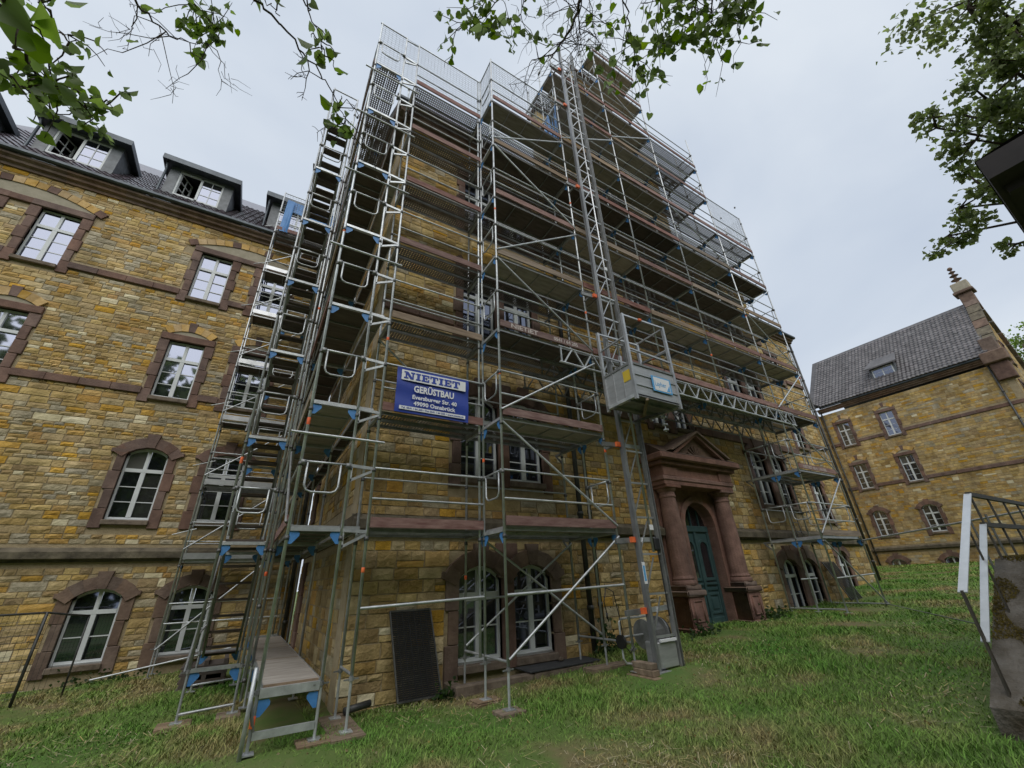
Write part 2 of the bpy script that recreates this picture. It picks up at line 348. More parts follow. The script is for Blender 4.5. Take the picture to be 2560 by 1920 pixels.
class Wall:
    """a masonry wall in local coordinates: u along, depth inwards, v up"""
    def __init__(s, parent, M, u0,u1,v0,v1, weights, courses, name='wall', single=300, low=False, score=None, holes=None, depth=.030, backdepth=.5, seed=1):
        s.M=M; s.blocks=[]; s.u0,s.u1,s.v0,s.v1=u0,u1,v0,v1; s.parent=parent; s.weights=weights; s.courses=courses; s.name=name
        s.single=single; s.low=low; s.score=score; s.depth=depth; s.rnd=random.Random(seed); s.windows=[]; s.backs=backdepth; s.recess=[]; s.aspect=(.9,2.7); s.outline=None
    def block(s, f): s.blocks.append(f)                         # f(v) -> (umin,umax) or None
    def rect(s,a,b,c,d): s.blocks.append(lambda v,a=a,b=b,c=c,d=d:(a,b) if c<v<d else None)
    def arc(s,uc,hw,c,d,rise):                                   # rectangle with a segmental top
        R=(hw*hw+rise*rise)/(2*rise) if rise>0 else 1e9
        def f(v):
            if c<v<=d: return (uc-hw,uc+hw)
            if d<v<d+rise:
                t=R*R-(v-d+R-rise)**2
                if t>0: w=math.sqrt(t); return (uc-w,uc+w)
            return None
        s.blocks.append(f)
    def build(s):
        b=MB(); r=s.rnd
        # mortar core with real openings: columns of boxes
        cuts=sorted({s.v0,s.v1}|{min(max(x,s.v0),s.v1) for h in s.recess for x in h[2:]})
        for c0,c1 in zip(cuts,cuts[1:]):
            if c1-c0<1e-4: continue
            iv=[(s.u0,s.u1)]
            for (a,d,c,e_) in s.recess:
                if c<=c0+1e-5 and e_>=c1-1e-5:
                    nx=[]
                    for p,q in iv:
                        if d<=p or a>=q: nx.append((p,q)); continue
                        if a>p: nx.append((p,a))
                        if d<q: nx.append((d,q))
                    iv=nx
            for p,q in iv:
                cl=[(p,q)] if s.outline is None else [(max(p,s.outline((c0+c1)/2)[0]),min(q,s.outline((c0+c1)/2)[1]))]
                for p2,q2 in cl:
                    if q2>p2: b.box(p2,q2,.035,s.backs,c0,c1)
        stones=[]; v=s.v0
        while v<s.v1-.02:
            h=r.uniform(*s.courses(v)); h=min(h,s.v1-v) if s.v1-v-h>.06 else s.v1-v
            iv=[(s.u0,s.u1)]
            lo,mid,hi=v+.02,v+h/2,v+h-.02
            for f in s.blocks:
                cut=[c for c in (f(lo),f(mid),f(hi)) if c]
                if not cut: continue
                a=min(c[0] for c in cut); d=max(c[1] for c in cut); nx=[]
                for (p,q) in iv:
                    if d<=p or a>=q: nx.append((p,q)); continue
                    if a>p+.03: nx.append((p,a))
                    if d<q-.03: nx.append((d,q))
                iv=nx
            for (p,q) in iv:
                u=p+ (r.uniform(-.25,0) if p==s.u0 else 0)
                while u<q-.005:
                    w=h*r.uniform(*s.aspect)+.05
                    if q-u-w<.14: w=q-u
                    a=max(u,p); d=min(u+w,q)
                    if d-a>.02:
                        if h>.20 and r.random()<.28 and d-a<1.0:
                            k=r.uniform(.38,.62); stones.append((a,d,v,v+h*k)); 
                            if d-a>.45 and r.random()<.6:
                                e2=a+(d-a)*r.uniform(.4,.6); stones.append((a,e2,v+h*k,v+h)); stones.append((e2,d,v+h*k,v+h))
                            else: stones.append((a,d,v+h*k,v+h))
                        else: stones.append((a,d,v,v+h))
                    u+=w
            v+=h
        core=b.build(s.name, s.parent, s.M, material=M_MORT); s.obj=core
        if s.score: order=sorted(range(len(stones)), key=lambda i:-s.score(s.M@Vector(((stones[i][0]+stones[i][1])/2,0,(stones[i][2]+stones[i][3])/2)),stones[i]))
        else: order=list(range(len(stones)))
        singles=set(order[:s.single]); jv=[];jf=[];jm=[]; off=0; ws=s.weights; j=.009
        for i,(a,d,c,e_) in enumerate(stones):
            mi=r.choices(range(7),ws)[0]; sc=(d-a-j, s.depth*r.uniform(.75,1.25), e_-c-j)
            if i in singles:
                V=VARI[r.randrange(len(VARI))]
                M=s.M@Matrix.Translation((a+j/2,.036,c+j/2))@Matrix.Diagonal((*sc,1))
                place('stone',V[2],core,M,STONE[mi])
            else:
                V=(VLOW if s.low else VARI); V=V[r.randrange(len(V))]
                P=np.array(V[0])*np.array(sc)+np.array((a+j/2,.036,c+j/2)); jv.append(P); jf+= [[off+k for k in f] for f in V[1]]; jm+=[mi]*len(V[1]); off+=len(P)
        if jv:
            me=bpy.data.meshes.new('stones'); me.from_pydata(np.concatenate(jv).tolist(),[],jf)
            for m in STONE: me.materials.append(m)
            me.polygons.foreach_set('material_index',jm); me.update(); o=place('stonework',me,core,s.M); o['kind']='stuff'; o['label']='coursed sandstone blocks in tan, ochre and grey'
        return core
def view_score(p, st):
    d=p-CAM_POS; q=RT@np.array(d)
    if q[2]<=.1: return -1
    u=1280+F_PX*q[0]/q[2]; v=960+F_PX*q[1]/q[2]
    if not(-20<u<2580 and -20<v<1940): return -1
    return (st[1]-st[0])*(st[3]-st[2])/(q[2]**2)
# ------------------------------------------------------------------ windows
def arc_pts(uc,hw,v,rise,n):
    if rise<=0: return [(uc-hw,v),(uc+hw,v)]
    R=(hw*hw+rise*rise)/(2*rise); t=math.asin(min(1,hw/R)); return [(uc+R*math.sin(-t+2*t*i/n), v-(R-rise)+R*math.cos(-t+2*t*i/n)) for i in range(n+1)]
def arc_y(x,hw,rise):
    if rise<=0: return 0
    R=(hw*hw+rise*rise)/(2*rise); return math.sqrt(max(0,R*R-x*x))-(R-rise)
SURR=.21
def window(wall, uc, v0, v1, w=.97, rise=0, bars=2, red=M_RED, surround=True, lights=True, detail=True, door_like=False, left=True, right=True, tall=None):
    hw=w/2; M=wall.M; P=wall.parent; r=wall.rnd; D=.14
    b=MB()
    # dark reveal box sits in front of the mortar core; frame in it
    fr=.055
    b.box(uc-hw,uc-hw+fr,D-.02,D+.06,v0,v1+arc_y(hw-fr,hw,rise),M_FRAME); b.box(uc+hw-fr,uc+hw,D-.02,D+.06,v0,v1+arc_y(hw-fr,hw,rise),M_FRAME)
    b.box(uc-hw+fr,uc+hw-fr,D-.02,D+.06,v0,v0+.09,M_FRAME)
    tz=v0+(v1+rise-v0)*.68
    b.box(uc-hw+fr,uc+hw-fr,D-.035,D+.06,tz-.05,tz+.05,M_FRAME)
    b.box(uc-.055,uc+.055,D-.03,D+.06,v0+.09,tz-.05,M_FRAME); b.box(uc-.04,uc+.04,D-.025,D+.06,tz+.05,v1+rise-.04,M_FRAME)
    if rise>0:
        a=arc_pts(uc,hw,v1,rise,8)
        for i in range(8):
            (x0,z0),(x1,z1)=a[i],a[i+1]; b.extrude([(x0,z0-.07),(x1,z1-.07),(x1,z1),(x0,z0)],D-.02,D+.06,M_FRAME)
    else: b.box(uc-hw+fr,uc+hw-fr,D-.02,D+.06,v1-.06,v1,M_FRAME)
    if detail:
        for sx in (-1,1):
            for k in range(1,bars+1):
                z=v0+.09+(tz-.14-v0)*k/(bars+1); a0,a1=sorted((uc+sx*.055,uc+sx*(hw-fr))); b.box(a0,a1,D+.0,D+.04,z-.012,z+.012,M_FRAME)
    wall.recess.append((uc-hw,uc+hw,v0-.1,v1+rise)); wo_=b.build('window',P,M)
    me=wo_.data
    for sx in (-1,1):
        a0,a1=sorted((uc+sx*.05,uc+sx*(hw-fr+.01)))
        for (c,d,top) in ((v0+.085,tz-.045,False),(tz+.045,v1,True)):
            q=MB(); t1=r.uniform(-.008,.008); t2=r.uniform(-.008,.008)
            if top and rise>0: pts=[(a0,c),(a1,c)]+[(a0+(a1-a0)*(1-k/4), v1+arc_y(a0+(a1-a0)*(1-k/4)-uc,hw,rise)-.03) for k in range(5)]
            else: pts=[(a0,c),(a1,c),(a1,d-(.03 if top else 0)),(a0,d-(.03 if top else 0))]
            q.poly([(x,D+.02+t1*(x-uc)/hw+t2*(z-c),z) for x,z in pts],[tuple(range(len(pts)))],M_GLASS); q.build('pane',wo_,M)
    s=MB(); s.box(uc-hw-.02,uc+hw+.02,-.09,D,v0-.13,v0,M_CONC,.015); s.box(uc-hw+.01,uc+hw-.01,D-.07,D,v0,v0+.035,M_ALU); s.build('sill',wo_,M)
    # openings darkness: recess back plate
    if not surround: wall.rect(uc-hw,uc+hw,v0-.13,v1+rise); return wo_
    # jamb stones
    n=max(3,int((v1-v0+.2)/.42)); hh=(v1-v0+.22)/n
    for sx,on in ((-1,left),(1,right)):
        if not on: continue
        for k in range(n):
            q=MB(); ww=SURR-.01 if k%2 else SURR+.055; a0,a1=sorted((uc+sx*hw,uc+sx*(hw+ww))); z0=v0-.22+k*hh
            q.box(a0,a1,-.03+r.uniform(0,.012),D+.02,z0+.004,z0+hh-.004,red,.012); q.build('jamb_stone',wo_,M)
    # head
    ol=SURR+.04 if left else .13; orr=SURR+.04 if right else .13
    if rise>0:
        k=7; th=.30
        a=arc_pts(uc,hw,v1,rise,k); hw2=hw+.26; rise2=rise+.02
        R=(hw*hw+rise*rise)/(2*rise); cz=v1-(R-rise); t=math.asin(hw/R)*1.28
        for i in range(k):
            t0=-t+2*t*i/k; t1=-t+2*t*(i+1)/k; key=(i==k//2); R2=R+th+(.12 if key else 0); R1=R-.0
            pts=[(uc+R1*math.sin(t0),cz+R1*math.cos(t0)),(uc+R1*math.sin(t1),cz+R1*math.cos(t1)),(uc+R2*math.sin(t1),cz+R2*math.cos(t1)),(uc+R2*math.sin(t0),cz+R2*math.cos(t0))]
            q=MB(); q.extrude(pts,(-.05 if not key else -.07)-.018*r.random(),D+.02,red); q.build('voussoir',wo_,M)
        zs=v1; 
        for sx,on in ((-1,left),(1,right)):
            if on:
                q=MB(); a0,a1=sorted((uc+sx*hw,uc+sx*(hw+.36))); q.box(a0,a1,-.052,D+.02,zs,zs+.12,red,.012); q.build('springer_stone',wo_,M)
        wall.rect(uc-hw-(.27 if left else .16),uc+hw+(.27 if right else .16),v0-.22,v1+.1); wall.arc(uc,hw+.33,v1,v1+.03,rise+.27)
    else:
        q=MB(); q.box(uc-hw-ol,uc+hw+orr,-.055,D+.02,v1,v1+.24,red,.015); q.build('lintel',wo_,M)
        wall.rect(uc-hw-(.27 if left else .16),uc+hw+(.27 if right else .16),v0-.22,v1+.24)
    return wo_
def relieving_arch(wall, uc, hw, v, rise, n, th=.27, red_every=None, tymp=True):
    """row of alternating voussoirs over a lintel, with a rendered infill below"""
    M=wall.M; R=(hw*hw+rise*rise)/(2*rise); cz=v-(R-rise); t=math.asin(hw/R)
    b=MB()
    if tymp:
        pts=[(uc-hw,v)]+[(uc+hw,v)]+arc_pts(uc,hw,v,rise,10)[::-1][1:-1]; b.extrude(pts,-.005,.06,M_TYMP)
    o=b.build('relieving_arch',wall.parent,M)
    for i in range(n):
        t0=-t*1.1+2.2*t*i/n; t1=-t*1.1+2.2*t*(i+1)/n; red=(i in red_every) if red_every else False
        R1=R+.004; R2=R+th+(.09 if red and i==n//2 else 0); g=.002
        pts=[(uc+R1*math.sin(t0+g),cz+R1*math.cos(t0+g)),(uc+R1*math.sin(t1-g),cz+R1*math.cos(t1-g)),(uc+R2*math.sin(t1-g),cz+R2*math.cos(t1-g)),(uc+R2*math.sin(t0+g),cz+R2*math.cos(t0+g))]
        q=MB(); q.extrude(pts,-.035-.01*random.random(),.06,M_RED if red else M_VOUS); q.build('voussoir',o,M)
    hw2=(R+th)*math.sin(t*1.1); wall.arc(uc,hw2,v-.25,v-.22,(R+th)-(R-rise)+.2)
def band(wall, u0,u1, v0,v1, name='string_course', skip=()):
    iv=[(u0,u1)]
    for a,d in skip:
        nx=[]
        for p,q in iv:
            if d<=p or a>=q: nx.append((p,q)); continue
            if a>p: nx.append((p,a))
            if d<q: nx.append((d,q))
        iv=nx
    o=None
    for p,q in iv:
        if q-p<.05: continue
        n=max(1,round((q-p)/.8))
        for k in range(n):
            b=MB(); b.box(p+(q-p)*k/n+.003,p+(q-p)*(k+1)/n-.003,-.045-.008*random.random(),.06,v0,v1,M_RED,.012)
            if o is None: o=b.build(name,wall.parent,wall.M)
            else: b.build('band_stone',o,wall.M)
        wall.rect(p,q,v0,v1)
    return o
def profile_run(wall, u0,u1, prof, name, m, parent=None, piece=None):
    """moulding: profile [(depth,v)...] swept along u"""
    n=len(prof)
    runs=[(u0,u1)]
    if piece: k=max(1,round((u1-u0)/piece)); runs=[(u0+(u1-u0)*i/k+.002,u0+(u1-u0)*(i+1)/k-.002) for i in range(k)]
    o=None
    for a,d in runs:
        b=MB(); P=[(a,p[0],p[1]) for p in prof]+[(d,p[0],p[1]) for p in prof]
        b.poly(P,[(i,(i+1)%n,(i+1)%n+n,i+n) for i in range(n)]+[tuple(range(n))[::-1],tuple(range(n,2*n))],m)
        me=b.mesh(name); fix_normals(me)
        if o is None: o=place(name,me,parent or wall.parent,wall.M)
        else: place('cornice_stone',me,o,wall.M)
    return o
PLINTH=[(.06,2.06),(-.03,2.06),(-.04,2.12),(-.16,2.14),(-.17,2.30),(-.04,2.40),(.06,2.42)]
EAVE=[(.06,13.86),(-.04,13.86),(-.06,13.95),(-.16,13.99),(-.18,14.07),(-.28,14.13),(-.29,14.21),(.06,14.22)]
GUTTER=[(-.27,14.23),(-.38,14.23),(-.42,14.27),(-.42,14.36),(-.39,14.36),(-.27,14.30)]

# ================================================================== LEFT WING
lw=thing('left_wing','long sandstone wing at the left with dormers and red stone windows','building',(-8,9.4,-.66))
WL=Wall(lw,frame_mat((0,9.4,0),(1,0,0),(0,1,0)),-15.5,-2.06,-1.1,13.9,W_WING,lambda v:(.13,.25) if v<2 else (.085,.215),score=view_score,seed=3)
for pc in (-5.695,-11.915):
    for du in (-.985,.985):
        u=pc+du
        window(WL,u,-.25,1.22,rise=.2,bars=1,red=M_REDD); window(WL,u,3.12,4.98,rise=.2); window(WL,u,6.82,8.85); window(WL,u,10.63,12.65)
        relieving_arch(WL,u,.53,9.10,.16,7,red_every=(3,))
    relieving_arch(WL,pc,1.72,12.90,.42,15,th=.25,red_every=(0,5,9,14))
    q=MB(); q.box(pc-.5+.15,pc+.5-.15,-.05,.06,12.66,12.88,M_RED,.012); q.build('lintel',lw,WL.M); WL.rect(pc-.5,pc+.5,12.62,12.9)
ws=[(p+d-.8,p+d+.8) for p in (-5.695,-11.915) for d in (-.985,.985)]
ws=[(p+d-.71,p+d+.71) for p in (-5.695,-11.915) for d in (-.985,.985)]
band(WL,-15.5,-2.1,6.85,7.07,skip=ws); band(WL,-15.5,-2.1,10.64,10.86,skip=ws)
profile_run(WL,-15.5,-2.1,PLINTH,'plinth_course',M_SLABW,piece=1.3); WL.rect(-16,-2,2.06,2.42)
profile_run(WL,-15.8,-2.1,EAVE,'eaves_cornice',M_REDD,piece=1.6); profile_run(WL,-15.8,-2.1,GUTTER,'gutter',M_ZINC)
WL.build()
def tile_roof(name, parent, o, U, V, nu, nv, tw, tl, m):
    """pantiles: each a curved strip, lapped over the course below"""
    o=np.array(o,float); U=np.array(U,float); V=np.array(V,float)/np.linalg.norm(V); N=np.cross(U,V); N/=np.linalg.norm(N)
    prof=[(0,.030),(.22,.055),(.45,.035),(.72,.0),(1.0,.030)]; P=[];F=[]
    tile=[]
    for k,(du,h) in enumerate(prof): tile.append((du,0,h+.03)); 
    for k,(du,h) in enumerate(prof): tile.append((du,1.06,h))
    tile.append((0,0,-.01)); tile.append((1,0,-.01))
    T=np.array(tile); fs=[(k,k+1,k+6,k+5) for k in range(4)]+[(10,11,4,3,2,1,0)]
    I,J=np.meshgrid(np.arange(nu),np.arange(nv)); off=np.stack([I.ravel()*tw,J.ravel()*tl],1)
    pts=np.empty((len(off),len(T),3)); jit=rng.normal(0,.004,(len(off),1))
    a=T[None,:,0]*tw+off[:,0:1]; b_=T[None,:,1]*tl+off[:,1:2]; c=T[None,:,2]+jit
    pts=o+a[...,None]*U+b_[...,None]*V+c[...,None]*N
    n=len(T); FF=[[i*n+k for k in f] for i in range(len(off)) for f in fs]
    me=bpy.data.meshes.new(name); me.from_pydata(pts.reshape(-1,3).tolist(),[],FF); me.materials.append(m); me.update()
    o_=place(name,me,parent); o_['kind']='stuff'; o_['label']='rows of lapped clay roof tiles'; return o_
def roof_plane(parent, pts, m):
    b=MB(); b.poly(pts,[tuple(range(len(pts)))],m); return b.build('roof',parent)
rf=roof_plane(lw,[(-16,9.06,14.26),(-2.1,9.06,14.26),(-2.1,15.6,21.58),(-16,15.6,21.58)],M_TILEL)
tile_roof('roof_tiles',rf,(-16,9.04,14.28),(1,0,0),(0,6.55,7.32),62,19,.225,.33,M_TILEL)
def dormer(x, opened=True, blue=False):
    x0,x1=x-.74,x+.74; yf=9.95; z0,z1=15.40,16.66
    b=MB(); b.box(x0-.32,x0,yf,yf+.12,z0-.25,z1+.1,M_SLATE); b.box(x1,x1+.32,yf,yf+.12,z0-.25,z1+.1,M_SLATE); b.box(x0,x1,yf,yf+.12,z0-.25,z0,M_SLATE); b.box(x0,x1,yf,yf+.12,z1,z1+.1,M_SLATE)
    for sx in (x0-.32,x1+.28): 
        b.extrude([(yf+.121,z0-.25),(yf+.9,z0+.4),(yf+1.9,z1+.1),(yf+.121,z1+.1)],0,.04,M_SLATE)
        k=8
        for i in range(len(b.v)-k,len(b.v)): u,d,v=b.v[i]; b.v[i]=(sx+d,u,v)
    b.box(x0,x1,yf+.9,yf+.95,z0,z1,M_DARK)
    o=b.build('dormer',lw)
    r_=MB(); r_.box(x0-.55,x1+.55,yf-.32,yf+2.4,z1+.10,z1+.16,M_ZINC); r_.box(x0-.57,x1+.57,yf-.36,yf-.30,z1+.06,z1+.30,M_ZINC); r_.box(x0-.57,x0-.52,yf-.30,yf+2.4,z1+.06,z1+.30,M_ZINC); r_.box(x1+.52,x1+.57,yf-.30,yf+2.4,z1+.06,z1+.30,M_ZINC)
    r_.build('dormer_roof',o)
    f=MB()
    for a,d in ((x0,x0+.06),(x1-.06,x1),(x-.04,x+.04)): f.box(a,d,yf+.02,yf+.09,z0,z1,M_FRAME)
    f.box(x0+.06,x1-.06,yf+.02,yf+.09,z0,z0+.07,M_FRAME); f.box(x0+.06,x1-.06,yf+.02,yf+.09,z1-.06,z1,M_FRAME)
    for (a,d) in ([(x+.04,x1-.06)] if opened else [(x0+.06,x-.04),(x+.04,x1-.06)]):
        for k in (1,2): z=z0+(z1-z0)*k/3; f.box(a,d,yf+.035,yf+.07,z-.013,z+.013,M_FRAME)
        f.box((a+d)/2-.013,(a+d)/2+.013,yf+.034,yf+.071,z0+.07,z1-.06,M_FRAME)
    fo=f.build('dormer_window',o)
    for (a,d) in ([(x+.03,x1-.05)] if opened else [(x0+.05,x-.03),(x+.03,x1-.05)]):
        q=MB(); q.poly([(a,yf+.05,z0+.05),(d,yf+.055,z0+.05),(d,yf+.05,z1-.05),(a,yf+.052,z1-.05)],[(0,1,2,3)],M_GLASS); q.build('pane',fo)
    if opened:                                                   # left casement swung inwards
        q=MB(); Mx=Matrix.Translation((x0+.06,yf+.06,0))@Matrix.Rotation(math.radians(62),4,'Z')
        for a,d in ((0,.05),(.57,.62)): q.box(a,d,-.025,.025,z0+.07,z1-.06,M_FRAME)
        for k in range(4): z=z0+.07+(z1-z0-.18)*k/3; q.box(.05,.57,-.02,.02,z,z+.03,M_FRAME)
        q.box(.3,.325,-.015,.015,z0+.1,z1-.09,M_FRAME); q.build('open_casement',fo,Mx)
    p=MB(); p.tube([(x0-.42,yf-.20,z1+.06),(x0-.42,yf-.05,z1-.2),(x0-.42,yf-.05,z0-.4),(x0-.42,yf-.25,z0-.75)],.045,8,M_ZINC); p.build('downpipe',o,smooth=True)
for x,o_ in ((-11.68,True),(-8.12,True),(-4.55,False),(-15.2,False)): dormer(x,o_)

# ================================================================== CENTRAL BLOCK
cb=thing('central_block','tall scaffolded sandstone block with a gable and the main entrance','building',(7,1.8,-.3))
WC=Wall(cb,frame_mat((0,1.8,0),(1,0,0),(0,1,0)),-2.05,15.4,-1.0,13.88,W_FRONT,lambda v:(.15,.30) if v<2 else (.13,.27),score=view_score,seed=11,depth=.032)
PAIRS=((.475,1.705),(12.05,13.30))
for pr_ in PAIRS:
    for i,u in enumerate(pr_):
        k=dict(left=(i==0),right=(i==1),w=.95)
        window(WC,u,-.15,1.28,rise=.22,bars=1,red=M_REDD,**k); window(WC,u,3.25,5.05,rise=.22,**k); window(WC,u,6.85,8.85,**k); window(WC,u,10.63,12.65,**k)
    mid=sum(pr_)/2; q=MB()
    for (a,d) in ((-.3,1.5),(3.1,5.25),(6.65,8.84),(10.45,12.64)):
        hw=(pr_[1]-pr_[0]-.95)/2; q=MB(); q.box(mid-hw,mid+hw,-.04,.2,a,d,M_RED,.015); q.build('window_pier',cb,WC.M); WC.rect(mid-hw-.01,mid+hw+.01,a,d+.25)
        if a in (-.3,3.1): q=MB(); q.box(mid-hw-.12,mid+hw+.12,-.02,.2,d+.001,d+.42,M_RED,.01); q.build('spandrel_stone',cb,WC.M); WC.rect(mid-hw-.12,mid+hw+.12,d,d+.42)
    relieving_arch(WC,mid,1.15,9.12,.36,11,red_every=(0,5,10)); relieving_arch(WC,mid,1.15,12.92,.36,11,red_every=(0,5,10))
for u in (6.95,8.05):
    for v in (5.50,10.15): window(WC,u,v,v+1.95,w=.70)
sk=[(p[0]-.74,p[1]+.74) for p in PAIRS]
band(WC,-2.05,3.0,7.03,7.27,skip=sk); band(WC,3.3,15.4,5.45,5.69,skip=[(6.3,8.7)]); band(WC,-2.05,15.4,10.72,10.95,skip=sk+[(6.3,8.7)])
profile_run(WC,-2.12,6.0,PLINTH,'plinth_course',M_SLABW,piece=1.3); profile_run(WC,9.0,15.46,PLINTH,'plinth_course',M_SLABW,piece=1.3); WC.rect(-2.1,15.5,2.06,2.42)
profile_run(WC,-2.33,15.7,EAVE,'eaves_cornice',M_REDD,piece=1.6); profile_run(WC,-2.4,3.0,GUTTER,'gutter',M_ZINC); profile_run(WC,10.6,15.9,GUTTER,'gutter',M_ZINC)
WC.aspect=(.8,2.1); WC.rect(5.85,9.05,-1.0,4.75); WC.recess.append((6.9,8.46,-.3,3.2))
WC.build()
# stepped gable above the eaves
WG=Wall(cb,frame_mat((0,1.8,0),(1,0,0),(0,1,0)),3.2,10.6,14.46,24.2,W_FRONT,lambda v:(.17,.31),name='gable_wall',single=0,low=True,seed=12)
steps=((14.46,18.9,3.2,10.6),(18.9,21.6,4.5,9.3),(21.6,24.2,5.7,8.1))
WG.outline=lambda v:[(a,d) for c,e_,a,d in steps if c<=v<e_][0]
WG.recess.append((6.5,7.3,15.6,17.4))
for c in (18.9,21.6): WG.recess.append((-9,-8,c,c+.01))
for c,e_,a,d in steps:
    WG.rect(0,a,c,e_); WG.rect(d,20,c,e_); q=MB(); q.box(a-.12,a+1.3 if e_<24 else d+.12,-.12,.6,e_,e_+.16,M_REDD,.02); q.build('coping',cb,WG.M)
    if e_<24: q=MB(); q.box(d-1.3,d+.12,-.12,.6,e_,e_+.16,M_REDD,.02); q.build('coping',cb,WG.M)
window(WG,6.9,15.5,17.3,w=.9); WG.build()
# left flank of the block
WS=Wall(cb,frame_mat((-2.05,9.4,0),(0,-1,0),(1,0,0)),0,7.56,-1.1,13.88,W_FRONT,lambda v:(.18,.33),name='flank_wall',single=160,score=view_score,seed=13)
for (c,d_) in ((-.7,1.9),(3.0,5.3),(6.6,9.0)):
    for k in range(6): q=MB(); z0=c+(d_-c)*k/6; q.box(.95,1.45+.1*(k%2),-.045,.06,z0+.004,z0+(d_-c)/6-.004,M_RED,.012); q.build('jamb_stone',cb,WS.M)
    WS.rect(.95,1.5,c,d_)
profile_run(WS,.1,7.70,PLINTH,'plinth_course',M_SLABW,piece=1.3); WS.rect(0,8,2.06,2.42); profile_run(WS,.1,7.86,EAVE,'eaves_cornice',M_REDD,piece=1.6); WS.build()
# recessed right-hand bay of the block
WR=Wall(cb,frame_mat((0,3.6,0),(1,0,0),(0,1,0)),15.46,23.0,-.6,13.88,W_FRONT,lambda v:(.17,.31),name='recessed_wall',single=140,score=view_score,seed=14)
for v,ri in ((-.1,.22),(3.2,.22),(6.85,0),(10.63,0)): window(WR,20.3,v+ .0,v+1.75,rise=ri,w=.95)
band(WR,15.5,23,6.98,7.2,skip=[(19.5,21.1)]); band(WR,15.5,23,10.75,10.97,skip=[(19.5,21.1)])
profile_run(WR,15.5,23.1,PLINTH,'plinth_course',M_SLABW,piece=1.3); WR.rect(15,24,2.06,2.42); profile_run(WR,15.5,23.4,EAVE,'eaves_cornice',M_REDD,piece=1.6); profile_run(WR,15.9,23.5,GUTTER,'gutter',M_ZINC); WR.build()
b=MB(); b.box(15.0,15.38,2.31,4.0,-1,13.9,M_MORT); b.box(22.5,22.98,4.11,9.4,-1,13.9,M_MORT); b.build('return_wall',cb)
roof_plane(cb,[(-2.3,1.50,14.28),(15.7,1.50,14.28),(15.9,9.4,20.5),(-2.5,9.4,20.5)],M_TILER)
# downpipes
def pipe(parent,x,y,z0,z1,r=.055,m=M_PIPE):
    b=MB(); b.tube([(x,y,z0),(x,y,z1)],r,10,m)
    z=z0+.9
    while z<z1: b.tube([(x,y,z),(x,y,z+.09)],r*1.28,10,m); z+=2.0
    return b.build('downpipe',parent,smooth=True)
pipe(cb,3.10,1.66,-.35,13.9,.06); pipe(cb,3.42,1.68,-.3,13.9,.045); pipe(cb,-2.25,9.25,-.6,13.9,.06); pipe(cb,23.15,3.5,.4,13.9,.06)
# ---- portal
M_PORT=mat('portal_sandstone', (.155,.082,.062),(.28,.155,.12), scale=3.5, bump=.5, bscale=24, island=.12, rough=.88, stain=.4, detail=7)
po=MB(); X0=7.46
po.box(6.0,7.0,-.06,.34,-.9,4.30,M_PORT); po.box(8.36,8.92,-.06,.34,-.9,4.30,M_PORT)
po.box(7.0,8.36,-.06,.34,3.75,4.30,M_PORT)
a=arc_pts(7.68,.68,2.42,.68,14)
po.extrude([(7.0,2.42)]+a+[(8.36,2.42),(8.36,3.749),(7.0,3.749)],-.06,.34,M_PORT)
portal=po.build('portal',cb,WC.M); fix_normals(portal.data)
tr=MB()                                                          # arch moulding
for i in range(14):
    (x0,z0),(x1,z1)=a[i],a[i+1]; c=(7.68,2.42); g=lambda p,k:(c[0]+(p[0]-c[0])*k,c[1]+(p[1]-c[1])*k)
    tr.extrude([g((x0,z0),1.0),g((x1,z1),1.0),g((x1,z1),1.26),g((x0,z0),1.26)],-.10,-.058,M_PORT)
tr.box(6.83,7.0,-.10,-.058,-.1,2.42,M_PORT); tr.box(8.36,8.53,-.10,-.058,-.1,2.42,M_PORT); tr.build('arch_moulding',portal,WC.M)
for x in (6.22,8.70):
    cy=-.27
    q=MB(); q.box(x-.36,x+.36,cy-.34,.1,-.35,-.02,M_PORT,.02); q.box(x-.31,x+.31,cy-.29,.1,-.02,.66,M_PORT,.02); q.box(x-.37,x+.37,cy-.35,.1,.66,.80,M_REDD,.03); q.box(x-.30,x+.30,cy-.28,.1,.80,.92,M_REDD,.02)
    for dx in (-.17,.17): q.box(x+dx-.02,x+dx+.02,cy-.305,cy-.288,.10,.56,M_PORT)
    for zz in (.10,.54): q.box(x-.17,x+.17,cy-.303,cy-.288,zz,zz+.03,M_PORT)
    q.build('pedestal',portal,WC.M)
    q=MB(); q.lathe((x,cy,.92),[(.30,0),(.31,.04),(.30,.09),(.26,.11),(.275,.15),(.255,.19),(.245,.22),(.245,.9),(.235,1.5),(.21,2.18),(.23,2.20),(.23,2.24),(.21,2.26),(.21,2.34),(.25,2.38),(.28,2.44)],20,M_PORT); q.box(x-.30,x+.30,cy-.30,cy+.30,3.36,3.44,M_PORT,.01); q.build('column',portal,WC.M,smooth=False)
    for p_ in portal.children[-1].data.polygons: p_.use_smooth=len(p_.vertices)==4 and abs(p_.normal.z)<.9
q=MB(); q.box(5.88,9.04,-.55,.05,3.44,3.56,M_PORT,.01); q.box(5.84,9.08,-.58,.05,3.56,3.68,M_PORT,.015); q.box(5.90,9.02,-.53,.05,3.68,3.98,M_PORT); q.box(5.885,6.5,-.575,.045,3.685,3.975,M_PORT,.01); q.box(8.42,9.035,-.575,.045,3.685,3.975,M_PORT,.01); q.box(5.75,9.17,-.68,.05,3.98,4.10,M_PORT,.02); q.box(5.62,9.30,-.82,.05,4.10,4.28,M_PORT,.03); q.build('entablature',portal,WC.M)
q=MB(); pz=4.281; ap=5.06
q.extrude([(6.30,pz),(8.62,pz),(X0,ap-.12)],-.60,.03,M_REDD)
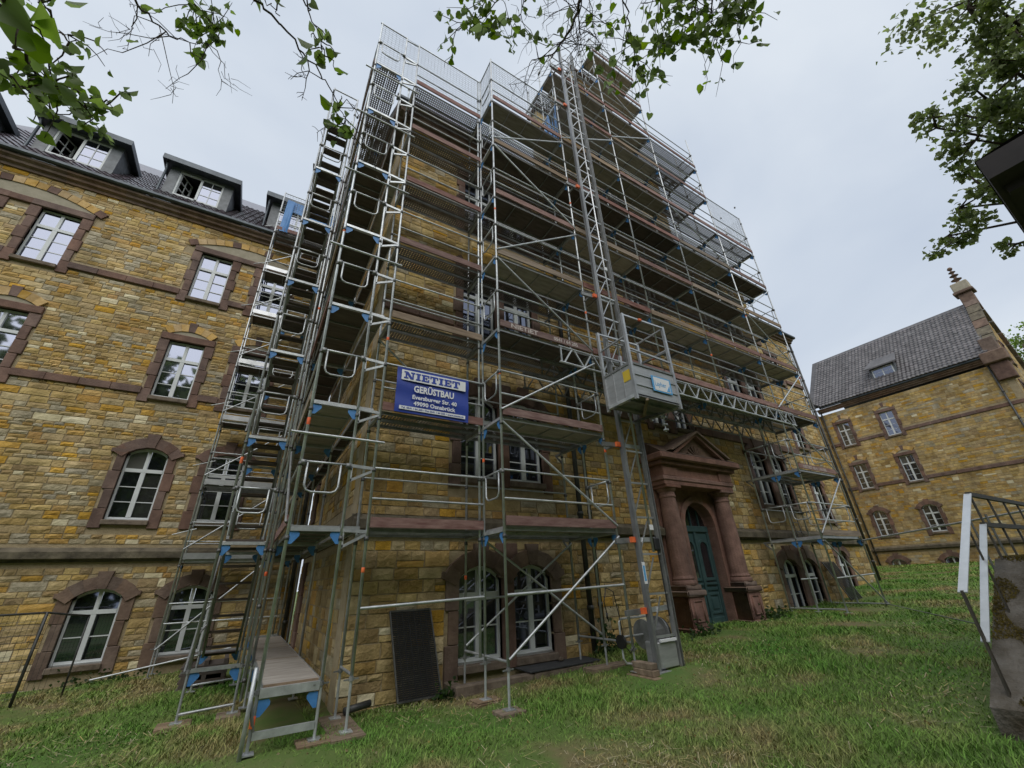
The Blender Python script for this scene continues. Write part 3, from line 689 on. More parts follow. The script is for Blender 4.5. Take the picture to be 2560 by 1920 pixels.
def rake(b,x0,w,y0,y1,m):
    k=w*1.75; b.extrude([(x0,pz),(X0,ap-.10),(X0,ap-.10+w),(x0-k,pz)] if x0<X0 else [(X0,ap-.10),(x0,pz),(x0+k,pz),(X0,ap-.10+w)],y0,y1,m)
for sx in (6.34,8.58): rake(q,sx,.10,-.76,.02,M_PORT)
o=q.build('pediment',portal,WC.M); fix_normals(o.data)
q=MB()
for sx in (6.165,8.755): rake(q,sx,.07,-.84,.025,M_REDD)
q.v=[(x,y,z+(.082 if True else 0)) for x,y,z in q.v]
q.poly([(5.64,-.80,4.285),(9.28,-.80,4.285),(8.95,.03,4.80),(5.98,.03,4.80),(5.98,.03,4.29),(8.95,.03,4.29)],[(0,1,2,3),(0,3,4),(1,5,2),(0,4,5,1)],M_REDD)
o=q.build('pediment_roof',portal,WC.M); fix_normals(o.data)
q=MB()
for i in range(7):                                                # carved fan in the tympanum
    t=math.radians(18+24*i); q.beam((X0,-.615,4.33),(X0+math.cos(t)*.42,-.615,4.33+math.sin(t)*.34),.05,.03,M_REDD)
q.build('carved_ornament',portal,WC.M)
d=MB(); dy=.22
d.box(7.004,8.356,dy,dy+.08,-.1,2.42,M_DOOR); d.box(7.006,8.354,dy-.05,dy+.05,2.28,2.46,M_DOOR,.02); d.box(7.005,7.10,dy-.03,dy-.001,-.1,2.28,M_DOOR); d.box(8.26,8.355,dy-.03,dy-.001,-.1,2.28,M_DOOR); d.box(7.64,7.72,dy-.06,dy,-.1,2.28,M_DOOR,.015)
for x in (7.37,7.99):
    d.box(x-.24,x+.24,dy-.03,dy,.72,.80,M_DOOR,.01); d.box(x-.24,x+.24,dy-.045,dy,.86,.92,M_DOOR,.01)
    for a0,a1,c0,c1 in ((-.24,-.18,.14,.66),(.18,.24,.14,.66),(-.18,.18,.14,.20),(-.18,.18,.60,.66)): d.box(x+a0,x+a1,dy-.028,dy,c0,c1,M_DOOR,.008)
    d.box(x-.13,x+.13,dy-.02,dy,.26,.54,M_DOOR,.015); d.box(x-.25,x+.25,dy-.035,dy,-.1,.06,M_DOOR,.01)
    aa=arc_pts(x,.17,1.85,.17,8)
    for i in range(8):
        p0,p1=aa[i],aa[i+1]; d.extrude([p0,p1,(x+(p1[0]-x)*1.45,1.85+(p1[1]-1.85)*1.4),(x+(p0[0]-x)*1.45,1.85+(p0[1]-1.85)*1.4)],dy-.035,dy,M_DOOR)
    d.box(x-.245,x-.17,dy-.034,dy,.98,1.85,M_DOOR); d.box(x+.17,x+.245,dy-.034,dy,.98,1.85,M_DOOR); d.box(x-.17,x+.17,dy-.034,dy,.98,1.06,M_DOOR)
door=d.build('door',portal,WC.M); fix_normals(door.data)
for x in (7.37,7.99):
    q=MB(); q.extrude([(x-.17,1.06),(x+.17,1.06)]+arc_pts(x,.17,1.85,.17,8)[::-1],dy-.012,dy-.006,M_GLASS); q.build('door_pane',door,WC.M)
q=MB(); q.tube([(7.78,dy-.04,.95),(7.78,dy-.12,.95),(7.90,dy-.12,.95)],.014,6,M_CABLE); q.build('door_handle',door,WC.M)
q=MB(); q.extrude([(7.02,2.47),(8.34,2.47)]+arc_pts(7.68,.655,2.47,.60,12)[::-1],dy+.03,dy+.04,M_GLASS); q.build('fanlight_pane',portal,WC.M)
q=MB(); q.box(7.66,7.70,dy+.0,dy+.03,2.47,3.06,M_DOOR); q.box(7.30,7.33,dy+.0,dy+.03,2.47,2.92,M_DOOR); q.box(8.03,8.06,dy+.0,dy+.03,2.47,2.92,M_DOOR); q.build('fanlight_bars',portal,WC.M)
q=MB(); q.box(6.60,8.30,-.62,.2,-.22,-.10,M_REDD,.03); q.box(6.55,8.33,-.60,.2,-.6,-.22,M_PORT,.02); q.build('door_step',portal,WC.M)
q=MB(); q.box(5.78,5.83,-.05,-.038,1.55,1.95,M_WHITE); q.box(5.70,5.90,-.02,-.0,1.5,2.0,M_PORT); 
# ================================================================== MAIN RANGE + RIGHT WING
rw=thing('right_wing','distant sandstone wing at the right with tiled roof and pinnacled gable','building',(40,4,1))
W2=Wall(rw,frame_mat((40,9.4,0),(0,-1,0),(1,0,0)),0,12,.4,13.88,W_RIGHT,lambda v:(.12,.25),low=True,single=60,score=view_score,seed=21)
for u in (1.4,4.57):
    window(W2,u,-.25,1.32,w=.9,rise=.2,bars=1); window(W2,u,3.2,4.95,w=.9,rise=.2); window(W2,u,6.95,8.98,w=.9); window(W2,u,10.7,12.72,w=.9)
    relieving_arch(W2,u,.50,9.23,.18,7,red_every=(3,)); relieving_arch(W2,u,.50,12.97,.18,7,red_every=(3,))
sk=[(u-.68,u+.68) for u in (1.4,4.57)]
band(W2,0,12,6.98,7.22,skip=sk); band(W2,0,12,10.82,11.06,skip=sk)
profile_run(W2,0,12.1,PLINTH,'plinth_course',M_SLABW,piece=1.5); W2.rect(0,12,2.06,2.42); E2=[(a,b+.2) for a,b in EAVE]; G2=[(a,b+.2) for a,b in GUTTER]; profile_run(W2,0,12.3,E2,'eaves_cornice',M_REDD,piece=2); profile_run(W2,0.3,11.2,G2,'gutter',M_ZINC); W2.build()
W3=Wall(rw,frame_mat((0,9.4,0),(1,0,0),(0,1,0)),22.99,40.4,-.2,13.88,W_RIGHT,lambda v:(.12,.25),low=True,single=0,name='main_range_wall',seed=22); W3.build()
RZ,RX=20.9,44.75
W4=Wall(rw,frame_mat((0,-2.6,0),(1,0,0),(0,1,0)),40,49.5,.4,RZ,W_RIGHT,lambda v:(.16,.28),low=True,single=0,name='gable_wall',seed=23,backdepth=.4)
hwf=lambda v:(40,49.5) if v<14.4 else (RX-4.75*(RZ-v)/(RZ-14.4),RX+4.75*(RZ-v)/(RZ-14.4))
W4.outline=hwf; W4.block(lambda v:(0,hwf(v)[0]) if v>14.4 else None); W4.block(lambda v:(hwf(v)[1],90) if v>14.4 else None)
for k in range(30): W4.recess.append((-9,-8,14.4+k*(RZ-14.4)/30,14.41+k*(RZ-14.4)/30))
for x in (42.2,44.75,47.3):
    for v in (7,10.7): window(W4,x,v,v+1.9,w=.9)
window(W4,44.75,14.9,16.6,w=.9); W4.build()
for sx in (-1,1):                                                 # coping stones up both rakes
    for k in range(7):
        t0,t1=k/7,(k+1)/7; p=lambda t:Vector((RX+sx*4.95*(1-t),-2.45,14.55+(RZ+.15-14.55)*t))
        q=MB(); q.beam(p(t0)+Vector((0,0,.05)),p(t1-.012)+Vector((0,0,.05)),.75,.30,M_SLABW if k%3 else M_REDD,up=(0,0,1)); q.build('coping_stone',rw)
q=MB(); q.box(39.45,40.5,-3.0,-1.7,13.9,14.75,M_REDD,.06); q.box(39.7,40.4,-2.85,-1.9,12.6,13.9,M_RED,.04); q.box(39.8,40.3,-2.8,-2.0,14.75,15.9,M_REDD,.05); q.build('kneeler',rw)
q=MB(); q.box(RX-.35,RX+.35,-2.85,-2.0,RZ-.5,RZ+.8,M_REDD,.03); q.box(RX-.60,RX+.60,-3.05,-1.8,RZ+.8,RZ+1.05,M_REDD,.05); q.box(RX-.48,RX+.48,-2.95,-1.9,RZ+1.05,RZ+1.9,M_TYMP,.06)
q.lathe((RX,-2.42,RZ+1.9),[(.22,0),(.10,.25),(.36,.42),(.12,.55),(.10,.7),(.30,.85),(.10,.98),(.08,1.1),(.24,1.22),(.08,1.34),(.06,1.42),(.16,1.52),(.18,1.62),(.10,1.74),(.0,1.78)],12,M_REDD); q.build('pinnacle',rw)
rf=roof_plane(rw,[(39.55,10,14.55),(39.55,-2.2,14.55),(RX,-2.2,RZ),(RX,10,RZ)],M_TILER)
L_=math.hypot(RX-39.5,RZ-14.58)
tile_roof('roof_tiles',rf,(39.5,9.6,14.58),(0,-1,0),(RX-39.5,0,RZ-14.58),43,int(L_/.345),.275,.345,M_TILER)
tile_roof('roof_tiles',roof_plane(rw,[(22,8.95,14.55),(40,8.95,14.55),(40,15.5,21),(22,15.5,21)],M_TILER),(22,8.95,14.58),(1,0,0),(0,6.5,6.4),66,18,.275,.345,M_TILER)
b=MB(); b.box(RX,49.4,-2.1,12,.5,14.3,M_MORT); b.build('rear_wall',rw)
b=MB(); b.poly([(50,-2.2,14.4),(50,10,14.4),(RX,10,RZ),(RX,-2.2,RZ)],[(0,1,2,3)],M_TILER); b.build('rear_roof',rw)
# dormer on the right wing
q=MB(); q.box(40.55,40.62,3.0,4.75,15.25,16.75,M_SLATE); q.box(40.62,42.0,3.0,3.06,15.4,16.75,M_SLATE); q.box(40.62,42.0,4.69,4.75,15.4,16.75,M_SLATE); dm=q.build('dormer',rw)
q=MB(); q.poly([(40.15,2.7,16.62),(40.15,5.0,16.62),(42.1,4.75,17.9),(42.1,2.95,17.9),(40.15,2.7,16.74),(40.15,5.0,16.74),(42.1,4.75,18.02),(42.1,2.95,18.02)],[(0,1,2,3),(7,6,5,4),(0,4,5,1),(1,5,6,2),(2,6,7,3),(3,7,4,0)],M_TILER); q.build('dormer_roof',dm)
q=MB()
for a,d_ in ((3.15,3.22),(4.53,4.60),(3.84,3.91)): q.box(40.50,40.56,a,d_,15.4,16.6,M_FRAME)
q.box(40.50,40.56,3.22,4.53,15.4,15.47,M_FRAME); q.box(40.50,40.56,3.22,4.53,16.53,16.6,M_FRAME)
for k in (1,2): q.box(40.52,40.55,3.22,4.53,15.4+k*.4-.012,15.4+k*.4+.012,M_FRAME)
dw=q.build('dormer_window',dm)
for a,d_ in ((3.2,3.85),(3.9,4.55)): q=MB(); q.poly([(40.535,a,15.45),(40.535,d_,15.45),(40.53,d_,16.55),(40.53,a,16.55)],[(0,3,2,1)],M_GLASS); q.build('pane',dw)
pipe(rw,39.88,9.2,.9,14.2,.06); pipe(rw,39.88,-1.8,.9,14.2,.06)

# ================================================================== SCAFFOLD KIT
XS=[-2.07,0,2.57,5.14,7.71,10.78,13.35]; YA,YB,YC=1.50,.73,.0
RT_=.0242
def deck_mesh(L,W,kind):
    b=MB()
    if kind=='steel':
        b.poly([(0,0,.045),(L,0,.045),(L,W,.045),(0,W,.045)],[(0,1,2,3)],M_PERF)
        for y in (0,W-.006): b.box(0,L,y,y+.006,-.02,.045,M_STEELD)
        for x in (.0,L-.03): b.box(x,x+.03,.006,W-.006,-.03,.043,M_STEELD)
    else:
        b.box(.02,L-.02,.02,W-.02,.022,.036,M_PLYD if kind=='dark' else M_PLY)
        for y in (0,W-.02): b.box(0,L,y,y+.02,-.03,.045,M_ALU)
        for x in (0,L-.02): b.box(x,x+.02,.02,W-.02,-.03,.044,M_ALU)
        n=int(L/.62)
        for k in range(1,n): b.box(L*k/n-.012,L*k/n+.012,.02,W-.02,-.01,.021,M_ALU if kind!='dark' else M_STEELD)
    return b.mesh('deck')
_DM={}
def deck(parent,x0,x1,y0,y1,z,kind,alongy=False):
    L=(y1-y0 if alongy else x1-x0)-.06; Wt=(x1-x0 if alongy else y1-y0)-.06
    n=2 if kind=='steel' else 1; W=(Wt-.02*(n-1))/n
    key=(round(L,3),round(W,3),kind)
    if key not in _DM: _DM[key]=deck_mesh(L,W,kind)
    for k in range(n):
        o=.03+k*(W+.02)
        M=Matrix.Translation((x0+.03,y0+o,z)) if not alongy else Matrix.Translation((x0+o+W,y0+.03,z))@Matrix.Rotation(math.pi/2,4,'Z')
        place('deck',_DM[key],parent,M)
_b=MB(); _b.extrude([(0,0),(.13,0),(.155,-.035),(.155,-.075),(.05,-.205),(0,-.205)],-.004,.004); _b.v=[(x*.85,y,z*.85) for x,y,z in _b.v]; GUSS=_b.mesh('gusset'); fix_normals(GUSS)
def gusset(parent,p,d):                                           # d: unit vector pointing inwards along the frame
    ang=math.atan2(d[1],d[0]); M=Matrix.Translation(Vector(p)+Vector((d[0]*RT_,d[1]*RT_,-.055)))@Matrix.Rotation(ang,4,'Z'); return place('gusset_plate',GUSS,parent,M,M_BLUE)
def transom(parent,p0,p1,z,gus=(1,1)):
    p0=Vector((*p0,z)); p1=Vector((*p1,z)); d=(p1-p0).normalized(); b=MB()
    b.beam(p0+d*RT_+Vector((0,0,-.025)),p1-d*RT_+Vector((0,0,-.025)),.05,.055,M_STEEL); b.build('transom',parent)
    if gus[0]: gusset(parent,p0,d)
    if gus[1]: gusset(parent,p1,-d)
def standard(parent,x,y,z0,z1,joints=True,r=RT_,m=None):
    b=MB(); b.tube([(x,y,z0),(x,y,z1)],r,8,M_STEEL if m is None else m)
    k=math.ceil((z0+.3)/2)*2
    while k<z1-.2 and joints: b.tube([(x,y,k-.15),(x,y,k-.09)],r*1.45,8,M_COUP); b.tube([(x,y,k+.93),(x,y,k+.99)],r*1.5,8,M_COUP); k+=2
    o=b.build('standard',parent,smooth=True); return o
def bandmark(parent,x,y,z,r=RT_,h=.07): tube('paint_mark',(x,y,z),(x,y,z+h),r*1.09,M_ORANGE,parent)
def jack(parent,x,y,z=.05):
    g=g1(x,y)+.05; b=MB(); b.tube([(x,y,g),(x,y,z)],.019,8,M_STEEL); b.box(x-.075,x+.075,y-.075,y+.075,g-.004,g+.008,M_STEEL); b.tube([(x,y,z-.05),(x,y,z)],.034,8,M_STEELD); b.beam((x-.10,y-.02,z-.03),(x+.10,y+.02,z-.03),.022,.018,M_STEELD); b.build('base_jack',parent)
_EG={}
def end_guard(parent,p,d,L,z,h=1.0):
    key=round(L,2)
    if key not in _EG:
        b=MB(); b.tube([(RT_,0,0),(L-RT_,0,0)],.0185,6,M_STEEL); a,c=L*.13,L*.80
        b.tube([(a,0,0),(a,0,-.36),(a+.03,0,-.43),(a+.10,0,-.46),(c-.10,0,-.46),(c-.03,0,-.43),(c,0,-.36),(c,0,0)],.0165,6,M_STEEL); b.box(.0,.07,-.03,.03,-.05,.02,M_STEELD); b.box(L-.07,L,-.03,.03,-.05,.02,M_STEELD)
        _EG[key]=b.mesh('end_guard',True)
    return place('end_guard',_EG[key],parent,Matrix.Translation((p[0],p[1],z+h))@Matrix.Rotation(math.atan2(d[1],d[0]),4,'Z'))
def rail(parent,p0,p1,name='guardrail',r=.0185,m=None,over=0):
    return tube(name,p0,p1,r,m or M_STEEL,parent)
def toe(parent,x0,x1,y,z,m,alongy=False):
    if alongy: return ubox('toe_board',y-.016,y+.016,x0+.03,x1-.03,z+.05,z+.205,m,parent)
    return ubox('toe_board',x0+.03,x1-.03,y-.016,y+.016,z+.05,z+.205,m,parent)
def net(parent,p0,p1,z0,z1,name='safety_net',m=M_NET,step=.10,sag=.03):
    p0=Vector((*p0,0)); p1=Vector((*p1,0)); L=(p1-p0).length; d=(p1-p0)/L; nrm=Vector((-d.y,d.x,0)); b=MB(); rr=random.Random(int(L*100+z0))
    bow=lambda s,t: nrm*(sag*math.sin(math.pi*s)*math.sin(math.pi*t)+.008*rr.uniform(-1,1))
    nu=int(L/step); nv=int((z1-z0)/step); G=[[p0+d*(L*i/nu)+Vector((0,0,z0+(z1-z0)*j/nv))+bow(i/nu,j/nv)+d*.008*rr.uniform(-1,1) for j in range(nv+1)] for i in range(nu+1)]
    for i in range(nu+1): b.tube(G[i],.0042,3,m,False)
    for j in range(nv+1): b.tube([G[i][j] for i in range(nu+1)],.0042,3,m,False)
    return b.build(name,parent)
# ================================================================== FACADE SCAFFOLD
fs=thing('facade_scaffold','tall galvanised tube scaffold with decks across the front of the central block','scaffold',(6,.7,-.4))
COLS={0:('AB',7,None,16.05),1:('ABC',7,None,16.1),2:('ABC',9,None,19.3),3:('ABC',11,5.98,23.1),4:('ABC',11,5.98,23.7),5:('ABC',9,None,20.1),6:('ABC',7,None,16.25)}
YR={'A':YA,'B':YB,'C':YC}
for i,(rows,lv,zb,zt) in COLS.items():
    x=XS[i]
    for rw_ in rows:
        y=YR[rw_]; z0=zb if zb else .05
        top=zt if rw_!='A' else min(zt,2*lv+1.1)
        standard(fs,x,y,z0,top)
        if i==1 and rw_=='B': standard(fs,x-.075,y+.03,.1,16.0)
        if not zb: jack(fs,x,y,.05 if i else .10)
        for zz in ({0:(1.2,5.3),1:(4.7,9.25,.0),2:(3.4,7.0,10.9),4:(7.1,),5:(9.6,),6:(7.55,)}.get(i,())):
            if rw_==('B' if i==0 else 'C') and zz: bandmark(fs,x,y,zz+.2)
        if i==1 and rw_ in 'AB': bandmark(fs,x,y,1.25 if rw_=='A' else 3.3)
    l0=1 if not zb else 3
    for k in range(l0,lv+1):
        if 'C' in rows: transom(fs,(x,YC),(x,YB),2*k)
        transom(fs,(x,YB),(x,YA),2*k,gus=(1,0))
    if not zb:                                                    # frame foot bars
        for a,d_ in (('A','B'),('B','C')):
            if d_ in rows: tube('foot_bar',(x,YR[a],.12),(x,YR[d_],.12),.02,M_STEEL,fs)
    if rows=='ABC' and i in (2,4,5):
        for k in range(l0,lv+1):                                  # inner console brackets seen under the decks
            b=MB(); b.beam((x,YA,2*k-.03),(x,YA+.24,2*k-.03),.04,.05,M_STEELD); b.beam((x,YA+.24,2*k-.03),(x,YA,2*k-.28),.03,.04,M_STEELD); b.build('console_bracket',fs)
def bay(i,lv,rows,kinds=None,toes=None,deck_ab=True):
    x0,x1=XS[i],XS[i+1]
    for k in lv:
        z=2*k; front=YR[rows[-1]]
        if deck_ab: deck(fs,x0,x1,YB,YA,z,'steel')
        if 'C' in rows: deck(fs,x0,x1,YC,YB,z,(kinds or {}).get(k,'ply'))
        toe(fs,x0,x1,front-.03,z,(toes or {}).get(k,M_BOARDR))
        for h in (.5,1.0): rail(fs,(x0,front,z+h),(x1,front,z+h))
bay(0,range(1,8),'AB',toes={3:M_BOARDW})
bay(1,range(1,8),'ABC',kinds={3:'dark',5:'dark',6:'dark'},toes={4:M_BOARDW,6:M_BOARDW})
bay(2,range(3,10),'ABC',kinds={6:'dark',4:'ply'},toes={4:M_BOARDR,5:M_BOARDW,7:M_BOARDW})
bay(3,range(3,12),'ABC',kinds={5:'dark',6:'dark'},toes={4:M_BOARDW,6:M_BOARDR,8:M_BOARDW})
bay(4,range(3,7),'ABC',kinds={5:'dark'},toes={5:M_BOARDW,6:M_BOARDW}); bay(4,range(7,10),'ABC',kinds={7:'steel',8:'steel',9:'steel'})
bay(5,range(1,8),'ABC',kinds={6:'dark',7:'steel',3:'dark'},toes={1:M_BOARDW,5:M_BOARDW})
# ledgers along the inner row, seen under the decks
for i,lv in ((0,range(1,7)),(1,range(1,7)),(2,range(3,9)),(3,range(3,10)),(4,range(3,9)),(5,range(1,7))):
    for k in lv: rail(fs,(XS[i],YA,2*k+1),(XS[i+1],YA,2*k+1))
# diagonals in the outer plane
yd=YC-.045
def diag(i,za,j,zb,y=yd): tube('diagonal_brace',(XS[i],y,za),(XS[j],y,zb),.0215,M_STEEL,fs)
for a in ((1,.15,2,1.9),(1,3.9,2,2.1),(1,4.15,2,5.75),(1,7.9,2,6.1),(1,8.15,2,9.85),(1,11.9,2,10.1),(1,12.2,2,13.85),(2,14.1,3,15.85),(3,16.1,4,17.85),(4,18.1,3,19.9),
          (5,9.9,6,8.1),(6,7.9,5,6.1),(5,5.9,6,4.1),(6,3.9,5,2.1),(5,1.9,6,.15),(6,11.9,5,10.1),(4,13.9,5,12.1)): diag(*a)
diag(1,.2,2,1.9,YA-.05); diag(0,5.9,1,4.2,YA-.05); diag(1,1.9,2,.2,YB+.05)
tube('base_ledger',(XS[0],YB,.92),(XS[1],YB,.97),.0215,M_STEEL,fs); tube('base_ledger',(XS[1],YC,1.0),(XS[2],YC,1.05),.0215,M_STEEL,fs); tube('base_ledger',(XS[1],YA,.9),(XS[2],YA,.98),.0215,M_STEEL,fs); tube('base_ledger',(XS[5],YC,.9),(XS[6],YC,.95),.0215,M_STEEL,fs); tube('base_ledger',(XS[5]-.4,YB,.9),(XS[5]+.5,YB,.9),.0215,M_STEEL,fs)
for i,z in ((1,1.02),(1,4.9)): pass
# end guards
for k in range(1,8): end_guard(fs,(0,YB),(0,-1),.73,2*k)
for k in range(1,8): end_guard(fs,(XS[6],YC),(0,1),.73,2*k); end_guard(fs,(XS[6],YB),(0,1),.77,2*k)
for k in range(1,3): end_guard(fs,(XS[5],YC),(0,1),.73,2*k); end_guard(fs,(XS[5],YB),(0,1),.77,2*k); end_guard(fs,(XS[2],YC),(0,1),.73,2*k)
for k in (8,9): end_guard(fs,(XS[2],YC),(0,1),.73,2*k)
for k in (10,11): end_guard(fs,(XS[3],YC),(0,1),.73,2*k); end_guard(fs,(XS[4],YC),(0,1),.73,2*k)
for k in (8,9): end_guard(fs,(XS[5],YC),(0,1),.73,2*k)
# nets round the top lift
net(fs,(XS[0],YB),(XS[1],YB),14.1,16.0); net(fs,(XS[1],YB),(XS[1],YC),14.1,16.0); net(fs,(XS[1],YC),(XS[2],YC),14.1,16.0); net(fs,(XS[5],YC),(XS[6],YC),14.1,16.2); net(fs,(XS[6],YC),(XS[6],YB),14.1,16.2)
for a,d_ in (((XS[0],YB,16),(XS[1],YB,16)),((XS[1],YB,16),(XS[1],YC,16)),((XS[1],YC,16),(XS[2],YC,16)),((XS[5],YC,16.2),(XS[6],YC,16.2))): rail(fs,a,d_,'top_rail')
# blue net rags at the step in height by the hoist
b=MB(); rr=random.Random(5)
for k in range(9):
    x=2.5; y=.03+.07*k; b.poly([(x+rr.uniform(-.03,.03),y,14.15),(x+rr.uniform(-.03,.03),y+.06,14.15),(x+rr.uniform(-.05,.05),y+.06,15.7+rr.uniform(-.5,.3)),(x+rr.uniform(-.05,.05),y,15.7+rr.uniform(-.5,.3))],[(0,1,2,3)],M_BLUE)
b.build('blue_tarpaulin',fs)
# lattice girders that bridge the entrance
for y in (YC-.03,YB,YA):
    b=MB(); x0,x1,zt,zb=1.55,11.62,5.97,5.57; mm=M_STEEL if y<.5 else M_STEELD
    b.tube([(x0,y,zt),(x1,y,zt)],.0242,8,mm); b.tube([(x0,y,zb),(x1,y,zb)],.0242,8,mm); n=17
    for k in range(n):
        a=x0+.12+(x1-x0-.24)*k/n; c=x0+.12+(x1-x0-.24)*(k+1)/n; m_=(a+c)/2
        b.beam((a,y,zb),(m_-.03,y,zt),.03,.03,mm); b.beam((m_+.03,y,zt),(c,y,zb),.03,.03,mm)
    b.beam((x0+.05,y,zb),(x0+.05,y,zt),.03,.03,mm); b.beam((x1-.05,y,zb),(x1-.05,y,zt),.03,.03,mm); b.build('lattice_girder',fs)
# ladder inside the right-hand tower
b=MB(); 
for dx in (-.17,.17): b.tube([(12.0+dx,1.15,2.1),(12.0+dx,1.3,5.9)],.016,6,M_STEELD)
for k in range(13): z=2.3+k*.28; b.tube([(11.83,1.15+(z-2.1)*.04,z),(12.17,1.15+(z-2.1)*.04,z)],.013,6,M_STEELD)
b.build('ladder',fs,smooth=True)
# painted lettering on two toe boards
def board_text(x,z,s,size,xs=1.0): text_obj('board_lettering',s,size,frame_mat((x,YC-.0485,z),(1,0,0),(0,0,1),(0,-1,0)),mat('faded_paint',(.34,.28,.26),(.58,.53,.50),rough=.8,scale=14),fs,offset=.004,xscale=xs)
board_text(.28,6.075,'NIETIET',.15,1.35); board_text(1.42,6.085,'0541 / 64 205',.125,1.0); board_text(11.05,4.075,'NIETIET  0541 / 64 205',.13,1.2)

# ================================================================== FLANK SCAFFOLD (left return)
sf=thing('flank_scaffold','narrow scaffold with end guards running back along the left flank of the block','scaffold',(-2.8,4,-.5))
XO,XI=-3.18,-2.45; YF=[.73,3.30,5.87,8.44]
for j,y in enumerate(YF):
    for x in (XO,XI):
        standard(sf,x,y,.08,16.05 if j<1 else 15.1)
        jack(sf,x,y,.1)
    for k in range(1,8): transom(sf,(XO,y),(XI,y),2*k+.03)
    b=MB(); b.beam((XO+.02,y,.06),(XI-.02,y,.06),.05,.10,M_STEEL); b.beam((XO+.02,y,-.36),(XI-.02,y,-.36),.04,.08,M_STEEL); b.build('base_frame',sf); gusset(sf,(XO,y,.05),Vector((1,0,0))); gusset(sf,(XI,y,.05),Vector((-1,0,0)))
standard(sf,XO-.07,.66,-.62,.35,False); tube('paint_mark',(XO,.73,-.28),(XO,.73,-.16),.03,M_ORANGE,sf); tube('paint_mark',(XO,.73,3.6),(XO,.73,3.72),.027,M_ORANGE,sf); tube('paint_mark',(XO,.73,7.8),(XO,.73,7.9),.027,M_ORANGE,sf)
tube('base_brace',(XO-.06,.66,.0),(XO+.03,.74,-.35),.02,M_STEELD,sf)
for j in range(3):
    y0,y1=YF[j],YF[j+1]
    for k in range(1,8):
        kind='steel' if k>=6 else ('ply' if k==2 else 'dark')  # dark decks carry the gloom between the flank lifts in their colour
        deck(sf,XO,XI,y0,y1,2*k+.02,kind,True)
        if k<7 : deck(sf,XI+.0,XI+.30,y0,y1,2*k+.02,'ply' if k%2 else 'dark',True)
        for h in (.5,1.0): rail(sf,(XO,y0,2*k+h),(XO,y1,2*k+h))
        toe(sf,y0,y1,XO-.03,2*k,M_BOARDR if k%2 else M_BOARDW,True)
    tube('diagonal_brace',(XO-.05,y0,2.1+4*(j%2)),(XO-.05,y1,3.9+4*(j%2)),.0215,M_STEELD,sf); tube('diagonal_brace',(XO-.05,y1,8.1),(XO-.05,y0,9.9),.0215,M_STEELD,sf)
for (y0,y1) in ((.76,3.14),(3.16,4.93),(4.95,7.5)):
    b=MB(); b.box(XO+.04,XI-.03,y0,y1,.115,.135,M_PLY); b.box(XO+.03,XO+.045,y0,y1,.06,.14,M_ALU); b.box(XI-.03,XI-.015,y0,y1,.06,.14,M_ALU); b.box(XO+.05,XI-.04,y0-.004,y0+.02,.06,.137,M_PLANK); b.build('deck',sf)
for k in range(1,8):
    end_guard(sf,(XO,.70),(1,0),.73,2*k)
    for z in (2*k,2*k+1.0):                                        # triangular tie brackets to the facade scaffold
        if z>15.2: continue
        b=MB(); b.beam((XI,.73,z+.0),(XS[0],.73,z-.02),.04,.05,M_STEEL); b.beam((XI+.02,.73,z-.24),(XS[0],.73,z-.05),.03,.04,M_STEEL); b.beam((XI+.02,.73,z-.26),(XI+.02,.73,z+.02),.03,.04,M_STEEL); b.build('tie_bracket',sf)
for z in (3.45,7.4,9.6,11.7,13.6): rail(sf,(XO-.22,.69,z),(XS[0]+.12,.69,z-.01),'tie_tube',.0215)
net(sf,(XO,.73),(XI,.73),14.1,16.0); net(sf,(XI,.73),(XS[0],.73),14.1,16.0); net(sf,(XO,.73),(XO,3.3),14.1,15.9); rail(sf,(XO-.05,.73,16.0),(XI,.73,16.0),'top_rail'); rail(sf,(XI,.73,15.9),(XS[0],.73,15.95),'top_rail')
# bay across the inner corner, along the left wing
YL0,YL1=8.48,9.17; XL=-5.10
for y in (YL0,YL1):
    standard(sf,XL,y,.0,16.1 if y==YL0 else 15.0); jack(sf,XL,y,.05)
standard(sf,XI-.08,YL1,.0,15.0)
for k in range(1,8):
    transom(sf,(XL,YL0),(XL,YL1),2*k); deck(sf,XL,XI-.1,YL0,YL1,2*k,'steel' if k in (2,7) else 'dark')
    for h in (.5,1.0): rail(sf,(XL,YL0,2*k+h),(XI-.1,YL0,2*k+h)); rail(sf,(XL,YL1,2*k+h),(XI-.1,YL1,2*k+h))
    if k<7: tube('diagonal_brace',(XL,YL0-.05,2*k+.3),(XI-.7,YL0-.05,2*k+1.9),.0215,M_STEEL,sf)
    toe(sf,XL,XI-.1,YL0-.03,2*k,M_ALU if k<7 else M_BOARDR); rail(sf,(XL-.45,YL1+.15,2*k+.75),(XL+.1,YL1-.05,2*k+.9),'wall_tie',.015)
tube('diagonal_brace',(XL,YL0-.05,.0),(XI-.7,YL0-.05,1.9),.0215,M_STEEL,sf); rail(sf,(XL,YL0,1.0),(XI-.1,YL0,1.0)); rail(sf,(XL,YL0,.55),(XI-.1,YL0,.55)); tube('base_ledger',(XL-1.0,YL0-.3,-.45),(XL+1.6,YL0-.1,-.1),.02,M_STEEL,sf)
net(sf,(XL,YL0),(XI-.1,YL0),14.1,16.05); rail(sf,(XL,YL0,16.05),(XI-.1,YL0,16.05),'top_rail')
b=MB(); rr=random.Random(2)
for k in range(3): b.poly([(XL+.12+.10*k,YL0-.04-.02*k,14.0),(XL+.22+.10*k,YL0-.04,14.0),(XL+.28+.07*k,YL0-.05,15.7),(XL+.16+.07*k,YL0-.06,15.7)],[(0,1,2,3)],M_BLUE)
